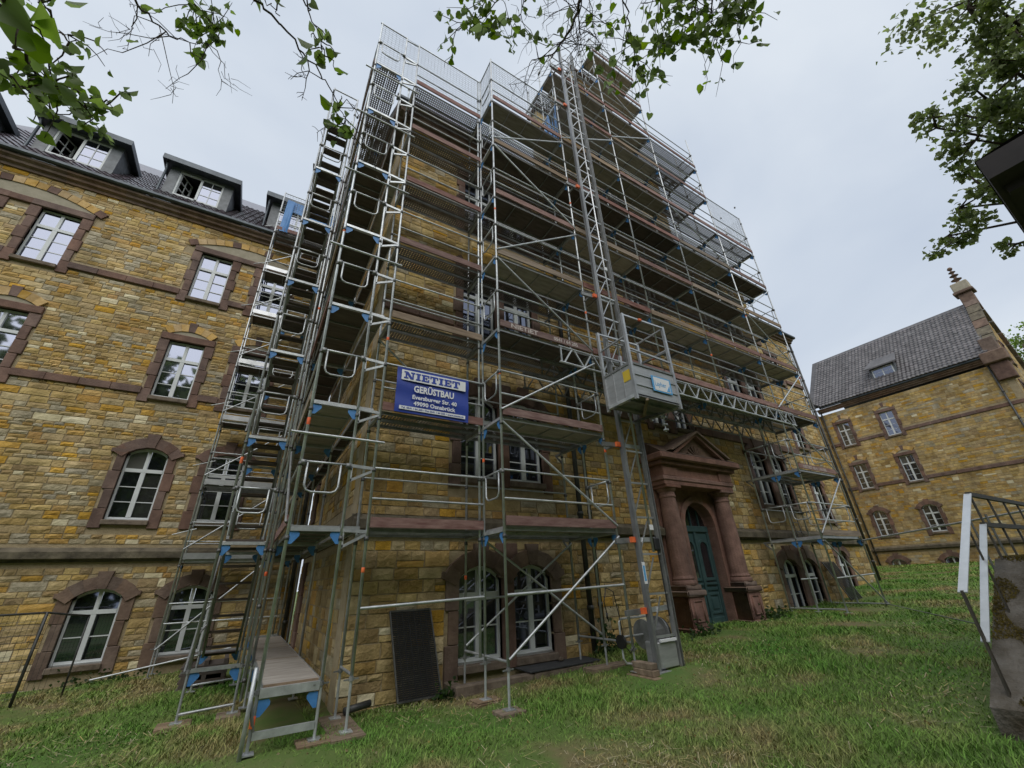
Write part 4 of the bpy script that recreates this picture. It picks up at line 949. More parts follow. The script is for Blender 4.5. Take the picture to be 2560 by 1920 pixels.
b.poly([(XL+.2,YL0+.02,15.2),(XI-.2,YL0+.02,15.1),(XI-.2,YL0+.03,15.8),(XL+.2,YL0+.03,15.75)],[(0,1,2,3)],M_BLUE); b.build('blue_tarpaulin',sf)

# ================================================================== STAIR TOWER
st=thing('stair_tower','slim scaffold stair tower with steel flights in the inner corner','stair tower',(-3.7,4.4,-.55))
TX0,TX1,TY0,TY1=-4.06,-3.34,3.10,5.67
for y in (TY0,TY1):
    for x in (TX0,TX1): standard(st,x,y,.1,15.8 if y==TY0 else 15.2); jack(st,x,y,.12)
    for k in range(0,8): transom(st,(TX0,y),(TX1,y),2*k+.03+(.1 if k==0 else 0)); 
    for k in range(1,8): end_guard(st,(TX0,y),(1,0),.72,2*k) if k<7 else None
    tube('foot_bar',(TX0,y,-.45),(TX1,y,-.42),.02,M_STEEL,st)
standard(st,TX1+.085,TY0+.02,-.4,14.6); bandmark(st,TX1+.085,TY0+.02,1.45); bandmark(st,TX0,TY0,3.45,h=.13); bandmark(st,TX1+.085,TY0+.02,7.35)
rail(st,(TX0,TY0,15.75),(TX1,TY0,15.75),'top_rail',.022)
for k in range(0,7):
    z0=2*k+.1; z1=z0+2; b=MB()
    ya,yb=TY0+.25,TY1-.3
    for x in (TX0+.075,TX1-.075): b.beam((x,yb,z0),(x,ya,z1),.04,.16,M_STEELD)
    me_=b.build('stringer',st)
    n=7
    for i in range(n):
        t=(i+.5)/n; y=yb+(ya-yb)*t; z=z0+(z1-z0)*t
        q=MB(); q.box(TX0+.095,TX1-.095,y-.11,y+.11,z-.04,z,M_PLYD); q.build('tread',st)
    ubox('landing',TX0+.06,TX1-.06,TY0+.05,TY0+.30,z1-.06,z1-.02,M_PLYD,st); ubox('landing',TX0+.06,TX1-.06,TY1-.32,TY1-.04,z0-.04,z0,M_PLYD,st)
    for x in (TX0,TX1):
        b=MB(); b.tube([(x+.05*(1 if x==TX0 else -1),ya+.05,z1+.95),(x+.05*(1 if x==TX0 else -1),yb,z0+.95)],.0165,6,M_STEEL); b.tube([(x+.05*(1 if x==TX0 else -1),ya+.05,z1+.5),(x+.05*(1 if x==TX0 else -1),yb,z0+.5)],.0165,6,M_STEEL); b.build('stair_handrail',st,smooth=True)
    for h in (.5,1.0): rail(st,(TX0,TY0,z0+h),(TX0,TY1,z0+h))
    if k%2==0: tube('diagonal_brace',(TX0-.05,TY0,z0),(TX0-.05,TY1,z1),.0215,M_STEELD,st)

# ================================================================== HOIST
hm=thing('hoist_mast','tall aluminium ladder mast of the material hoist beside the entrance portal','hoist mast',(3.1,-.3,-.4))
HX0,HX1,HY=2.79,3.40,-.30; HZ=19.4
M_MAST=mat('mast_aluminium',(.20,.205,.215),(.36,.37,.38),rough=.4,metal=.6,scale=4,stretch=(1,1,.3))
b=MB(); b.box(HX0-.042,HX0+.042,HY-.04,HY+.05,-.33,HZ,M_MAST); b.box(HX0-.014,HX0+.014,HY-.046,HY-.0405,-.3,HZ,M_STEELD); b.box(HX0+.0425,HX0+.052,HY-.03,HY+.04,-.3,HZ,M_COUP); b.build('mast_rail',hm)
b=MB(); b.box(HX1-.04,HX1+.04,HY-.04,HY+.06,-.33,HZ-.2,M_STEELD); b.box(HX1-.022,HX1+.022,HY-.047,HY-.0405,-.3,HZ-.2,M_COUP); b.box(HX1+.0405,HX1+.05,HY-.03,HY+.05,-.3,HZ-.2,M_COUP); b.build('mast_rail',hm)
b=MB(); b.tube([(HX1-.21,HY,1.6),(HX1-.21,HY,HZ-.4)],.024,8,M_ALU); b.build('guide_tube',hm,smooth=True)
z=.2; k=0
while z<HZ-.6:
    q=MB(); q.beam((HX0+.05,HY+.0,z),(HX1-.05,HY+.0,z),.03,.035,M_ALU); 
    q.beam((HX0+.06,HY+.02,z+.05),(HX1-.23,HY+.02,z+.62),.022,.022,M_ALU); q.build('mast_rung',hm); z+=.68; k+=1
for z in (.62,1.82,3.72,7.62,11.62,15.6,17.7):
    q=MB(); q.beam((XS[2]-.28,HY+.08,z-.02),(HX0+.1,HY+.06,z),.05,.09,M_STEELD); q.beam((HX0-.16,HY+.02,z),(HX0-.055,HY+.02,z),.055,.10,M_ORANGE); q.beam((HX0+.06,HY+.05,z),(HX1,HY+.05,z+.02),.04,.08,M_STEEL); q.beam((XS[2],YC,z-.04),(XS[2],HY+.06,z-.04),.04,.05,M_STEELD); q.build('tie_arm',hm)
for z in (2.0,8.6,12.6): q=MB(); q.box(HX1-.27,HX1-.17,HY-.06,HY-.045,z,z+.10,M_WHITE); q.build('marker_plate',hm)
q=MB(); q.box(HX0-.04,HX0+.04,HY-.049,HY-.0465,1.05,1.42,M_WHITE); q.box(HX0-.025,HX0+.025,HY-.0505,HY-.0492,1.1,1.36,M_LBLUE); q.build('rating_label',hm)
q=MB(); q.tube([(HX1-.12,HY-.02,1.9),(HX1-.11,HY-.02,1.2),(HX1-.09,HY+.0,.5)],.011,6,M_CABLE); q.box(HX1-.2,HX1-.05,HY-.06,HY+.06,1.62,1.86,M_CABLE,.02); q.build('hoist_rope',hm)
q=MB(); q.box(HX0+.08,HX1-.06,HY-.02,HY+.30,-.28,.12,M_ALUP,.02); q.box(HX0+.12,HX1-.08,HY-.06,HY-.02,.12,.16,M_WHITE); q.box(HX0-.1,HX1+.12,HY-.1,HY+.35,-.36,-.30,M_STEEL); q.build('hoist_base',hm)
dr=thing('cable_drum','grey cable drum on a tubular frame at the foot of the hoist mast','cable drum',(2.95,.05,-.3))
q=MB(); 
def disc(b,x,r,w,m,c=(.05,.22),n=20):
    P=[];F=[]
    for s_ in (0,1):
        for i in range(n): t=2*math.pi*i/n; P.append((x+s_*w,c[0]+r*math.cos(t),c[1]+r*math.sin(t)))
    F=[tuple(range(n)),tuple(range(n,2*n))[::-1]]+[(i,i+n,(i+1)%n+n,(i+1)%n) for i in range(n)]; b.poly(P,F,m)
disc(q,2.92,.24,.03,M_STEELD); disc(q,2.955,.20,.34,M_STEELD); disc(q,3.30,.27,.03,M_STEELD); disc(q,3.34,.25,.05,M_CABLE); o=q.build('drum',dr); fix_normals(o.data)
q=MB(); q.tube([(2.42,.05,.5),(2.36,.05,.45),(2.36,.05,-.1),(2.42,.05,-.18),(2.75,.0,-.22)],.018,6,M_STEEL); q.tube([(2.38,.05,.5),(3.1,.05,.5)],.018,6,M_STEEL); q.tube([(2.36,.05,.22),(3.15,.05,.22)],.015,6,M_STEEL); disc(q,2.33,.11,.05,M_CABLE,(.05,.15)); q.build('drum_frame',dr,smooth=False)
hp=thing('hoist_platform','aluminium hoist cage with railing raised above the entrance, blue and white sign','hoist platform',(3.1,-.8,4.45))
PX0,PX1,PY0,PY1,PZ=2.45,3.77,-1.2,-.40,4.45
b=MB(); b.box(PX0,PX1,PY0,PY1,PZ,PZ+.05,M_STEELD); 
for y in (PY0+.2,PY1-.2): b.beam((PX0,y,PZ-.03),(PX1,y,PZ-.03),.06,.06,M_STEELD)
b.beam((PX0+.3,PY0,PZ-.03),(PX1-.2,PY1+.1,PZ-.08),.06,.05,M_PLANK); b.build('floor',hp)
PH=.72
for (n_,bx_) in (('front_panel',(PX0+.03,PX1-.03,PY0,PY0+.02)),('side_panel',(PX0,PX0+.02,PY0+.03,PY1)),('side_panel',(PX1-.02,PX1,PY0+.03,PY1))):
    b=MB(); b.box(*bx_,PZ+.02,PZ+PH,M_ALUP)
    if n_=='front_panel':
        for z in (PZ+.26,PZ+.5): b.box(PX0+.03,PX1-.03,PY0-.018,PY0-.001,z-.012,z+.012,M_ALU)
        b.box(PX0,PX1,PY0-.02,PY0+.03,PZ+PH,PZ+PH+.05,M_STEELD)
    else:
        for y in (PY0+.28,PY0+.54): b.box(bx_[0]-.012,bx_[1]+.012,y-.015,y+.015,PZ+.02,PZ+PH,M_ALU)
        b.box(bx_[0]-.02,bx_[1]+.02,PY0+.03,PY1,PZ+PH,PZ+PH+.05,M_STEELD); b.box(bx_[0]-.03,bx_[1]+.03,PY0+.03,PY1,PZ-.03,PZ+.04,M_STEEL)
    b.build(n_,hp)
for (x,y,zt) in ((PX0,PY0,6.42),(PX1,PY0,6.46),(PX0,PY1,6.36),(PX1,PY1,6.46),(PX0+.62,PY1,5.9)):
    b=MB(); b.box(x-.03,x+.03,y-.03,y+.03,PZ-.08,zt,M_ALU); b.build('post',hp)
b=MB()
for (p,q_) in (((PX0,PY0,6.40),(PX1,PY0,6.44)),((PX0,PY1,6.34),(PX1,PY1,6.40)),((PX0,PY1,5.75),(PX1,PY1,5.75)),((PX0,PY0,5.85),(PX0,PY1,5.85)),((PX1,PY0,5.85),(PX1,PY1,5.85)),((PX1,PY0,6.42),(PX1,PY1,6.42)),((PX0-.0,PY0,5.55),(PX1,PY0,5.5))): b.beam(p,q_,.035,.035,M_ALU)
b.build('railing',hp)
b=MB(); b.beam((PX1-.01,PY0+.05,5.8),(PX1+.0,PY1-.05,5.86),.05,.05,M_STEELD); b.beam((PX1,PY0+.33,5.82),(PX1,PY0+.45,5.83),.056,.056,M_ORANGE); b.beam((PX0+.5,PY0-.02,6.41),(PX0+.58,PY0-.02,6.412),.05,.05,M_ORANGE); b.build('safety_bar',hp)
b=MB(); b.box(PX0-.012,PX0-.003,PY0+.06,PY0+.25,PZ+.38,PZ+.62,M_YELL); b.build('warning_sticker',hp)
b=MB(); sx0,sx1,sz0,sz1=PX0+.53,PX0+1.12,PZ+.20,PZ+.56; b.box(sx0,sx1,PY0-.030,PY0-.0205,sz0,sz1,M_LBLUE); b.box(sx0+.05,sx1-.05,PY0-.034,PY0-.031,sz0+.03,sz1-.03,M_WHITE)
b.extrude([(sx1-.18,sz0+.05),(sx1-.07,sz0+.05),(sx1-.07,sz0+.2)],PY0-.037,PY0-.0345,M_LBLUE); o=b.build('sign',hp); text_obj('sign_lettering','Layher',.16,frame_mat((sx0+.065,PY0-.036,sz0+.13),(1,0,0),(0,0,1),(0,-1,0)),M_LBLUE,o,xscale=.8,offset=.002)
b=MB(); b.tube([(PX0+.9,PY1+.2,PZ-.1),(PX0+1.0,PY0+.3,PZ-.12)],.03,6,M_COUP); b.tube([(PX0+1.15,PY0+.35,PZ-.08),(PX0+1.15,PY0+.35,PZ-.5)],.012,6,M_STEEL)
for z in (.15,.32,.44): b.tube([(PX0+1.15,PY0+.35,PZ-z-.03),(PX0+1.15,PY0+.35,PZ-z)],.06,8,M_STEEL)
b.build('undercarriage',hp)

# ================================================================== BANNER
bn=thing('banner','blue scaffolding company banner with white lettering hung on the scaffold','banner',(-1.1,.66,4.0))
BX0,BX1,BZ0,BZ1,BY=-1.845,-.365,4.045,4.965,.665
b=MB(); nu,nv=24,14; P=[]
for j in range(nv+1):
    for i in range(nu+1):
        u,v=i/nu,j/nv; P.append((BX0+(BX1-BX0)*u,BY-.012*math.sin(u*9+v*3)*v*(1-v)*3-.008*math.sin(v*12+u*4),BZ0+(BZ1-BZ0)*v-.012*math.sin(math.pi*u)*(v>.5)))
b.poly(P,[(j*(nu+1)+i,j*(nu+1)+i+1,(j+1)*(nu+1)+i+1,(j+1)*(nu+1)+i) for j in range(nv) for i in range(nu)],M_BANNER); sheet=b.build('sheet',bn,smooth=True)
fy=BY-.026
def pan(x0,x1,z0,z1,nm):
    b=MB(); b.box(x0,x1,fy,fy+.004,z0,z1,M_WHITE); return b.build(nm,sheet)
TX=lambda x,z:frame_mat((x,fy-.004,z),(1,0,0),(0,0,1),(0,-1,0))
pan(BX0+.08,BX1-.08,BZ1-.27,BZ1-.06,'title_panel'); pan(BX0+.08,BX1-.08,BZ0+.055,BZ0+.125,'footer_panel')
b=MB(); x=BX0+.125; z0=BZ1-.240; H=.15; S=.034; SL=.03; y0,y1=fy-.004,fy-.001
def r_(a,c,d_,e_): b.box(a,c,y0,y1,d_,e_,M_BANNER)
for ch in 'NIETIET':
    w={'N':.215,'I':.095,'E':.155,'T':.165}[ch]
    if ch=='I': r_(x,x+w,z0,z0+SL); r_(x,x+w,z0+H-SL,z0+H); r_(x+w/2-S*.75,x+w/2+S*.75,z0+SL,z0+H-SL)
    if ch=='E':
        r_(x,x+w,z0,z0+SL); r_(x,x+w,z0+H-SL,z0+H); r_(x+.02,x+.02+S*1.4,z0+SL,z0+H-SL); r_(x+.02+S*1.4,x+w*.72,z0+H/2-.012,z0+H/2+.012); r_(x+w*.60,x+w*.72,z0+H/2-.03,z0+H/2+.03); r_(x+w-.028,x+w,z0+SL,z0+SL+.03); r_(x+w-.028,x+w,z0+H-SL-.03,z0+H-SL)
    if ch=='T': r_(x,x+w,z0+H-SL,z0+H); r_(x+w/2-S*.75,x+w/2+S*.75,z0+SL,z0+H-SL); r_(x+w*.2,x+w*.8,z0,z0+SL); r_(x,x+.028,z0+H-SL-.032,z0+H-SL); r_(x+w-.028,x+w,z0+H-SL-.032,z0+H-SL)
    if ch=='N':
        r_(x,x+.085,z0,z0+SL); r_(x,x+.06,z0+H-SL,z0+H); r_(x+w-.085,x+w,z0+H-SL,z0+H); r_(x+.027,x+.027+S*.9,z0+SL,z0+H-SL); r_(x+w-.027-S*.9,x+w-.027,z0+.0,z0+H-SL)
        b.extrude([(x+.012,z0+H-.002),(x+.075,z0+H-.002),(x+w-.027,z0+.0),(x+w-.09,z0+.0)],y0-.001,y1,M_BANNER)
    x+=w+.017
b.build('title_lettering',sheet)
cx=(BX0+BX1)/2
text_obj('lettering','GERÜSTBAU',.185,TX(cx,BZ0+.435),M_WHITE,sheet,offset=.0065,xscale=.80,align='CENTER')
text_obj('lettering','Eversburger Str. 40',.115,TX(cx+.02,BZ0+.29),M_WHITE,sheet,offset=.0035,align='CENTER'); text_obj('lettering','49090 Osnabrück',.115,TX(cx+.02,BZ0+.165),M_WHITE,sheet,offset=.0035,align='CENTER')
text_obj('lettering','Tel. 0541 / 64 205 • Fax 0541 / 64 505 • www.nietiet.de',.055,TX(cx,BZ0+.072),M_BANNER,sheet,offset=.001,align='CENTER')

# ================================================================== THINGS ON THE GROUND
def planks(name,label,cat,boxes,m=M_PLANK,group=None):
    """a small stack or single board: each board its own part when there are several"""
    if len(boxes)==1:
        b=MB(); b.box(*boxes[0],m,.008); return tag(b.build(name),label,cat,group)
    x0,x1,y0,y1,z0,z1=boxes[0]; t=thing(name,label,cat,((x0+x1)/2,(y0+y1)/2,z0),group)
    for bx_ in boxes: b=MB(); b.box(*bx_,m,.008); b.build('board',t)
    return t
G=lambda x,y:g1(x,y)
planks('sole_board','wide wooden board under the two legs at the corner of the block','board',[(-2.28,-1.86,.48,1.72,G(-2,1)-.03,G(-2,1)+.045)],M_PLANK,'boards under the scaffold feet')
planks('sole_board','small board under the front leg between the wall and the platform end','board',[(-2.66,-2.22,.55,.88,G(-2.4,.7)-.02,G(-2.4,.7)+.045)],M_PLANK,'boards under the scaffold feet')
planks('sole_board','short board under the foremost leg in front of the double window','board',[(-.20,.20,-.16,.16,G(0,0)-.02,G(0,0)+.045)],M_PLANK,'boards under the scaffold feet')
planks('sole_board','two stacked boards under the leg beside the light well kerb','board',[(-.26,.22,.58,.88,G(0,.7)-.02,G(0,.7)+.03),(-.20,.24,.60,.90,G(0,.7)+.032,G(0,.7)+.05)],M_PLANK,'boards under the scaffold feet')
planks('sole_board','long pale board on the grass right of the light well','board',[(2.1,3.1,.58,.88,G(2.6,.7)-.03,G(2.6,.7)+.06)],M_PLANK,'boards under the scaffold feet')
planks('sole_board','crossed blocks and boards under the foot of the hoist mast','boards',[(2.45,3.05,-.62,-.42,G(2.8,-.4)-.02,-.40),(2.55,3.6,-.50,-.05,-.398,-.365),(2.42,2.62,-.55,.1,-.398,-.33),(2.50,2.66,-.45,.0,-.328,-.24),(2.52,2.68,-.4,.05,-.238,-.15)],M_PLANK,'boards under the scaffold feet')
planks('sole_board','board in the grass under the left leg of the stair tower','board',[(-4.3,-3.86,2.9,3.3,G(-4,3)-.02,G(-4,3)+.045)],M_PLANK,'boards under the scaffold feet')
planks('sole_board','board under the right leg of the stair tower by the low platform','board',[(-3.55,-3.22,2.9,3.3,G(-3.4,3)-.02,G(-3.4,3)+.045)],M_PLANK,'boards under the scaffold feet')
planks('sole_board','board under the left outer leg of the tower right of the entrance','board',[(10.6,10.98,-.16,.16,G(10.8,0)-.02,G(10.8,0)+.045)],M_PLANK,'boards under the scaffold feet')
# dark roll at the wall corner
b=MB(); b.tube([(-1.95,1.5,-.44),(-1.55,1.62,-.42)],.05,8,M_PIPE); tag(b.build('pipe_offcut',smooth=True),'short dark pipe lying at the foot of the block corner','pipe')
# leaning window grilles
def grille(label,x0,x1,yb,yt,z0,z1,n,skew=0,m=M_BLACK):
    t=thing('window_grille',label,'grille',((x0+x1)/2,yb,z0)); f=MB()
    L=lambda u,v:Vector((x0+(x1-x0)*u+skew*v,yb+(yt-yb)*v,z0+(z1-z0)*v))
    for u in (0,1): f.beam(L(u,0),L(u,1),.025,.025,M_COUP,up=(0,1,0))
    for v in (0,1): f.beam(L(0,v),L(1,v),.025,.025,M_COUP,up=(0,1,0))
    f.build('grille_frame',t); f=MB()
    for k in range(1,n): f.beam(L(0,k/n),L(1,k/n),.006,(z1-z0)/n*.86,m,up=(0,0,1))
    for k in range(1,7): f.beam(L(k/7,0),L(k/7,1),.012,.008,m,up=(0,1,0))
    o=f.build('grille_bars',t); o['kind']='stuff'
grille('black slatted window grille leaning on the wall left of the double window',-1.15,-.42,1.50,1.76,-.46,.80,46,skew=-.16)
grille('dark grille leaning on the wall beside the right-hand ground floor windows',14.25,15.1,1.2,1.72,.0,1.35,40,skew=-.15)
# light well kerb and mat
lwk=thing('light_well','low stone kerb round the light well under the double window','light well',(1.4,1.5,-.5))
for (n_,bx_) in (('kerb_stone',(-.28,1.25,1.22,1.40,-.62,-.33)),('kerb_stone',(1.255,2.85,1.22,1.40,-.62,-.32)),('kerb_stone',(-.28,-.10,1.405,1.78,-.62,-.335)),('kerb_stone',(2.66,2.85,1.405,1.78,-.62,-.325))):
    b=MB(); b.box(*bx_,M_CONC,.02); b.build(n_,lwk)
b=MB(); b.poly([(1.15,1.20,-.312),(2.86,1.22,-.308),(2.86,1.74,-.30),(1.15,1.74,-.305),(1.15,1.20,-.295),(2.86,1.22,-.291),(2.86,1.74,-.283),(1.15,1.74,-.288)],[(3,2,1,0),(4,5,6,7),(0,1,5,4),(1,2,6,5),(2,3,7,6),(3,0,4,7)],M_MAT); tag(b.build('rubber_mat'),'flat dark grey mat covering the right half of the light well','mat')
b=MB(); b.box(.02,2.1,1.42,1.75,-.62,-.56,M_DARK); b.build('well_floor',lwk)
b=MB(); b.lathe((2.16,1.62,-.288),[(.035,0),(.06,.02),(.062,.05),(.03,.075),(0,.08)],10,M_CONC); tag(b.build('stone_lump',smooth=True),'small round stone lying on the grey mat','stone')
# wire fence at the far left
fn=thing('wire_fence','dark wire fence with two leaning posts before the left wing','fence',(-6.8,7.3,-.66))
b=MB(); b.tube([(-7.0,7.25,-.75),(-6.99,7.25,.98)],.028,8,M_PIPE); b.build('fence_post',fn,smooth=True)
b=MB(); b.tube([(-6.42,7.86,-.75),(-6.42,7.86,.86)],.018,8,M_PIPE); b.build('fence_post',fn,smooth=True)
b=MB(); b.tube([(-9.4,6.7,.96),(-6.99,7.25,.97),(-6.7,7.6,.90),(-6.42,7.86,.85)],.02,6,M_PIPE); b.build('fence_rail',fn,smooth=True)
b=MB()
for k in range(34):
    x=-9.2+k*.078; y=6.4+.8*(x+9.2)/2.6; b.tube([(x,y+.15,-.62),(x,y+.15,.95)],.003,3,M_PIPE,False)
for k in range(13): z=-.5+k*.12; b.tube([(-9.4,6.7,z),(-7.0,7.25,z)],.003,3,M_PIPE,False)
b.build('wire_mesh',fn)['kind']='stuff'
# dark pallet stack below the stair tower
b=MB()
for k in range(4): b.box(-4.35,-3.5,6.2,7.1,-.62+k*.13,-.60+k*.13+.02,M_PLYD); 
for k in range(4):
    for x in (-4.3,-3.95,-3.6): b.box(x,x+.08,6.2,7.1,-.578+k*.13,-.492+k*.13,M_PLYD)
tag(b.build('pallet_stack'),'dark wooden pallets stacked in shade below the stair tower','pallets')
# loose cable hanging on the scaffold by the hoist
b=MB(); b.tube([(2.1,.0,1.02),(2.25,-.02,.95),(2.32,-.02,.55),(2.36,-.02,.1),(2.45,-.05,-.02),(2.6,-.05,.1)],.009,6,M_CABLE); b.tube([(2.1,.0,1.02),(2.02,.0,.8),(2.05,.0,.62)],.009,6,M_CABLE); b.tube([(2.05,.0,.62),(2.055,.0,.52)],.018,6,M_CABLE); tag(b.build('power_cable',smooth=True),'black power cable looped over the low scaffold tube by the hoist','cable')
# tube barrier running out from the right-hand tower
br=thing('tube_barrier','scaffold tube barrier running from the right tower towards the steps','barrier',(12,-2.5,.05))
tube('barrier_rail',(13.4,.05,1.92),(11.1,-4.25,2.18),.0242,M_STEEL,br); tube('barrier_rail',(13.4,.05,.12),(8.3,-3.3,.10),.012,M_STEELD,br)
for (x,y) in ((11.55,-3.35),(11.75,-3.0)): tube('barrier_post',(x,y,g1(x,y)),(x-.02,y,2.2),.0242,M_STEELD,br)
# ---- outside steps with railing at the right
stp=thing('outside_steps','mossy concrete steps with sloping cheek wall at the right edge','steps',(4.5,-4.8,-.2))
b=MB(); y0,y1=-4.36,-4.86; P=[(2.95,-.10),(3.35,.10),(5.6,1.22),(9.5,1.28),(9.5,-.6),(2.95,-.6)]
b.poly([(x,y0,z) for x,z in P]+[(x,y1,z) for x,z in P],[tuple(range(6))[::-1],tuple(range(6,12))]+[(i,(i+1)%6,(i+1)%6+6,i+6) for i in range(6)],M_MOSS); o=b.build('cheek_wall',stp); fix_normals(o.data)
for k in range(7):
    q=MB(); q.box(3.3+k*.33,9.5,-6.6,-4.87,-.4+k*.17,-.232+k*.17,M_MOSS,.015); q.build('step',stp)
r=np.random.default_rng(77); n=16000; xx=r.uniform(3.0,9.4,n); yy=r.uniform(-4.86,-4.36,n); zz=np.interp(xx,[2.95,3.35,5.6,9.5],[-.10,.10,1.22,1.28]); kk=np.sin(xx*3.1+1)+np.sin(yy*9+xx*2)+np.sin(xx*7.3-yy*5)*.7>.25
MOSSP=np.stack([xx,yy,zz+.004],1)[kk]
rl=thing('steel_railing','flat steel handrail with dark balusters along the outside steps','railing',(4.5,-4.5,0))
NX,NY=3.13,-4.50
b=MB(); b.beam((NX,NY,-.05),(NX,NY,.92),.055,.02,M_RAIL,up=(0,1,0)); b.build('newel_post',rl)
for (z0,z1,w) in ((.90,2.08,.08),(.44,1.66,.07)):
    b=MB(); b.beam((NX,NY,z0),(5.18,NY,z1),w,.014,M_RAILW,up=(0,0,1)); b.build('sloping_rail',rl)
    b=MB(); b.beam((5.18,NY,z1),(10.2,NY,z1+.02),.05,.06,M_RAIL); b.build('landing_rail',rl)
for k in range(6):
    x=5.26+k*.85; b=MB(); b.beam((x,NY,1.20),(x,NY,2.07),.05,.02,M_RAIL,up=(0,1,0)); b.build('baluster',rl)
for x in (3.95,):
    b=MB(); b.beam((4.42,NY,.6),(4.42,NY,1.62),.04,.016,M_RAIL,up=(0,1,0)); b.build('baluster',rl)
# porch canopy over the steps
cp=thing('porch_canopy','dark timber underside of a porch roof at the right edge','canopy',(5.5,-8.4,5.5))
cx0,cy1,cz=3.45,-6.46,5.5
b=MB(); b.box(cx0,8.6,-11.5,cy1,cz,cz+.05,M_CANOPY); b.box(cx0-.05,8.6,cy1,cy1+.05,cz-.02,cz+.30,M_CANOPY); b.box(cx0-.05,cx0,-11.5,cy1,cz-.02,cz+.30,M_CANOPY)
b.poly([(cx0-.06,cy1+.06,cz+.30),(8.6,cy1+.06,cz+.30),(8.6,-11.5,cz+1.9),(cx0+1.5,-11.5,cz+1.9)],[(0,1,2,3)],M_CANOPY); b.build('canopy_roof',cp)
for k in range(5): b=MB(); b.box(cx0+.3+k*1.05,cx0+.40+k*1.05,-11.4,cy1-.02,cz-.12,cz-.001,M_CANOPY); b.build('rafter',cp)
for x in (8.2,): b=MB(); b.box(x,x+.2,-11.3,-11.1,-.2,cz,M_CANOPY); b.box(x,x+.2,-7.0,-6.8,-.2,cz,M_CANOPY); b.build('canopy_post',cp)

# ================================================================== PLANTS
LEAF2=np.array([(0,.06,0),(-.30,-.02,.05),(-.50,.28,.10),(-.40,.68,.06),(0,1.12,-.12),(.40,.68,.05),(.50,.28,.09),(.30,-.02,.05),(0,.45,-.03)])
LF=[(0,1,8),(1,2,8),(2,3,8),(3,4,8),(4,5,8),(5,6,8),(6,7,8),(7,0,8)]
def leaves_mesh(name,pos,size,m,droop=.6,simple=False,seed=1):
    r=np.random.default_rng(seed); n=len(pos); T=LEAF2 if not simple else np.array([(0,0,0),(-.42,.5,.05),(0,1.0,-.03),(.42,.5,.05)]); F=LF if not simple else [(0,1,2),(0,2,3)]
    d=r.normal(0,1,(n,3)); d[:,2]-=droop*1.6; d/=np.linalg.norm(d,axis=1)[:,None]
    u=r.normal(0,1,(n,3)); u-=d*(u*d).sum(1)[:,None]; u/=np.linalg.norm(u,axis=1)[:,None]; w=np.cross(u,d)
    s=(size*r.uniform(.6,1.2,n))[:,None,None]
    P=pos[:,None,:]+s*(T[None,:,0:1]*u[:,None,:]+T[None,:,1:2]*d[:,None,:]+T[None,:,2:3]*w[:,None,:]*2)
    k=len(T); FF=(np.array(F)[None]+(np.arange(n)*k)[:,None,None]).reshape(-1,3)
    me=bpy.data.meshes.new(name); me.from_pydata(P.reshape(-1,3).tolist(),[],FF.tolist()); me.materials.append(m)
    if not simple: me.polygons.foreach_set('use_smooth',[True]*len(me.polygons))
    me.update(); return me
# lime tree: trunk behind the viewer, drooping twigs reach into the top of the frame
lt=thing('lime_tree','leafy lime branches hanging into the top of the picture','tree',(-1.5,-11.5,-.55))
b=MB(); b.tube([(-1.5,-11.5,-.7),(-1.55,-11.4,2),(-1.4,-11.2,5),(-1.3,-11,8.5),(-1.2,-10.8,12)],[.36,.28,.22,.16,.05],10,M_BARK); b.build('trunk',lt,smooth=True)
def limb(p0,p1,r0,r1):
    p0=Vector(p0); p1=Vector(p1); mid=(p0+p1)/2+Vector((0,0,.5)); b=MB(); b.tube([p0,mid,p1],[r0,(r0+r1)/2,r1],7,M_BARK); b.build('limb',lt,smooth=True)
rl_=random.Random(17); LP=[]; NEAR=[]
def branch(way,r0,leaf_n,spread,size,start=.25,twigs=6,bare=0,near=False,parent=lt):
    """way: list of (px,py,distance); leaves scattered on side twigs"""
    pts=[at(*w) for w in way]
    dense=[]
    for i in range(len(pts)-1):
        for k in range(6): dense.append(pts[i].lerp(pts[i+1],k/6)+Vector((rl_.uniform(-1,1),rl_.uniform(-1,1),rl_.uniform(-1,1)))*.012)
    dense.append(pts[-1]); n=len(dense); b=MB(); b.tube(dense,[max(.0022,r0*(1-.85*i/n)) for i in range(n)],5,M_BARK)
    out=[]
    for t in range(twigs+bare):
        i=int(n*(start+(1-start)*rl_.random())); p=dense[min(i,n-1)]
        d=Vector((rl_.uniform(-1,1),rl_.uniform(-1,1),rl_.uniform(-1.1,.35))).normalized()*spread*rl_.uniform(.5,1.2)
        kv=lambda s_:Vector((rl_.uniform(-1,1),rl_.uniform(-1,1),rl_.uniform(-1,1)))*s_*spread
        q=[p,p+d*.5+Vector((0,0,.02))+kv(.10),p+d*.85+Vector((0,0,-.14*spread))+kv(.12)]; b.tube([q[0],q[0].lerp(q[1],.5)+kv(.05),q[1],q[1].lerp(q[2],.5)+kv(.06),q[2]],[.0032,.0028,.0024,.0018,.0012],4,M_BARK)
        if t>=twigs:
            for k in range(4):
                e=q[1]+(q[2]-q[1])*rl_.random(); w_=Vector((rl_.uniform(-1,1),rl_.uniform(-1,1),rl_.uniform(-1,.3)))*.22*spread; b.tube([e,e+w_*.5+kv(.04),e+w_+kv(.05)],[.002,.0015,.001],3,M_BARK)
            continue
        for k in range(max(1,leaf_n//twigs)):
            s_=rl_.uniform(.15,1); e=(q[0].lerp(q[1],s_*2) if s_<.5 else q[1].lerp(q[2],s_*2-1)); o=e+Vector((rl_.uniform(-1,1),rl_.uniform(-1,1),rl_.uniform(-1,.3)))*.05*max(.5,spread)
            out.append((o,size*rl_.uniform(.6,1.15)))
    b.build('branch',parent,smooth=True)
    (NEAR if near else LP).extend(out); return dense[0]
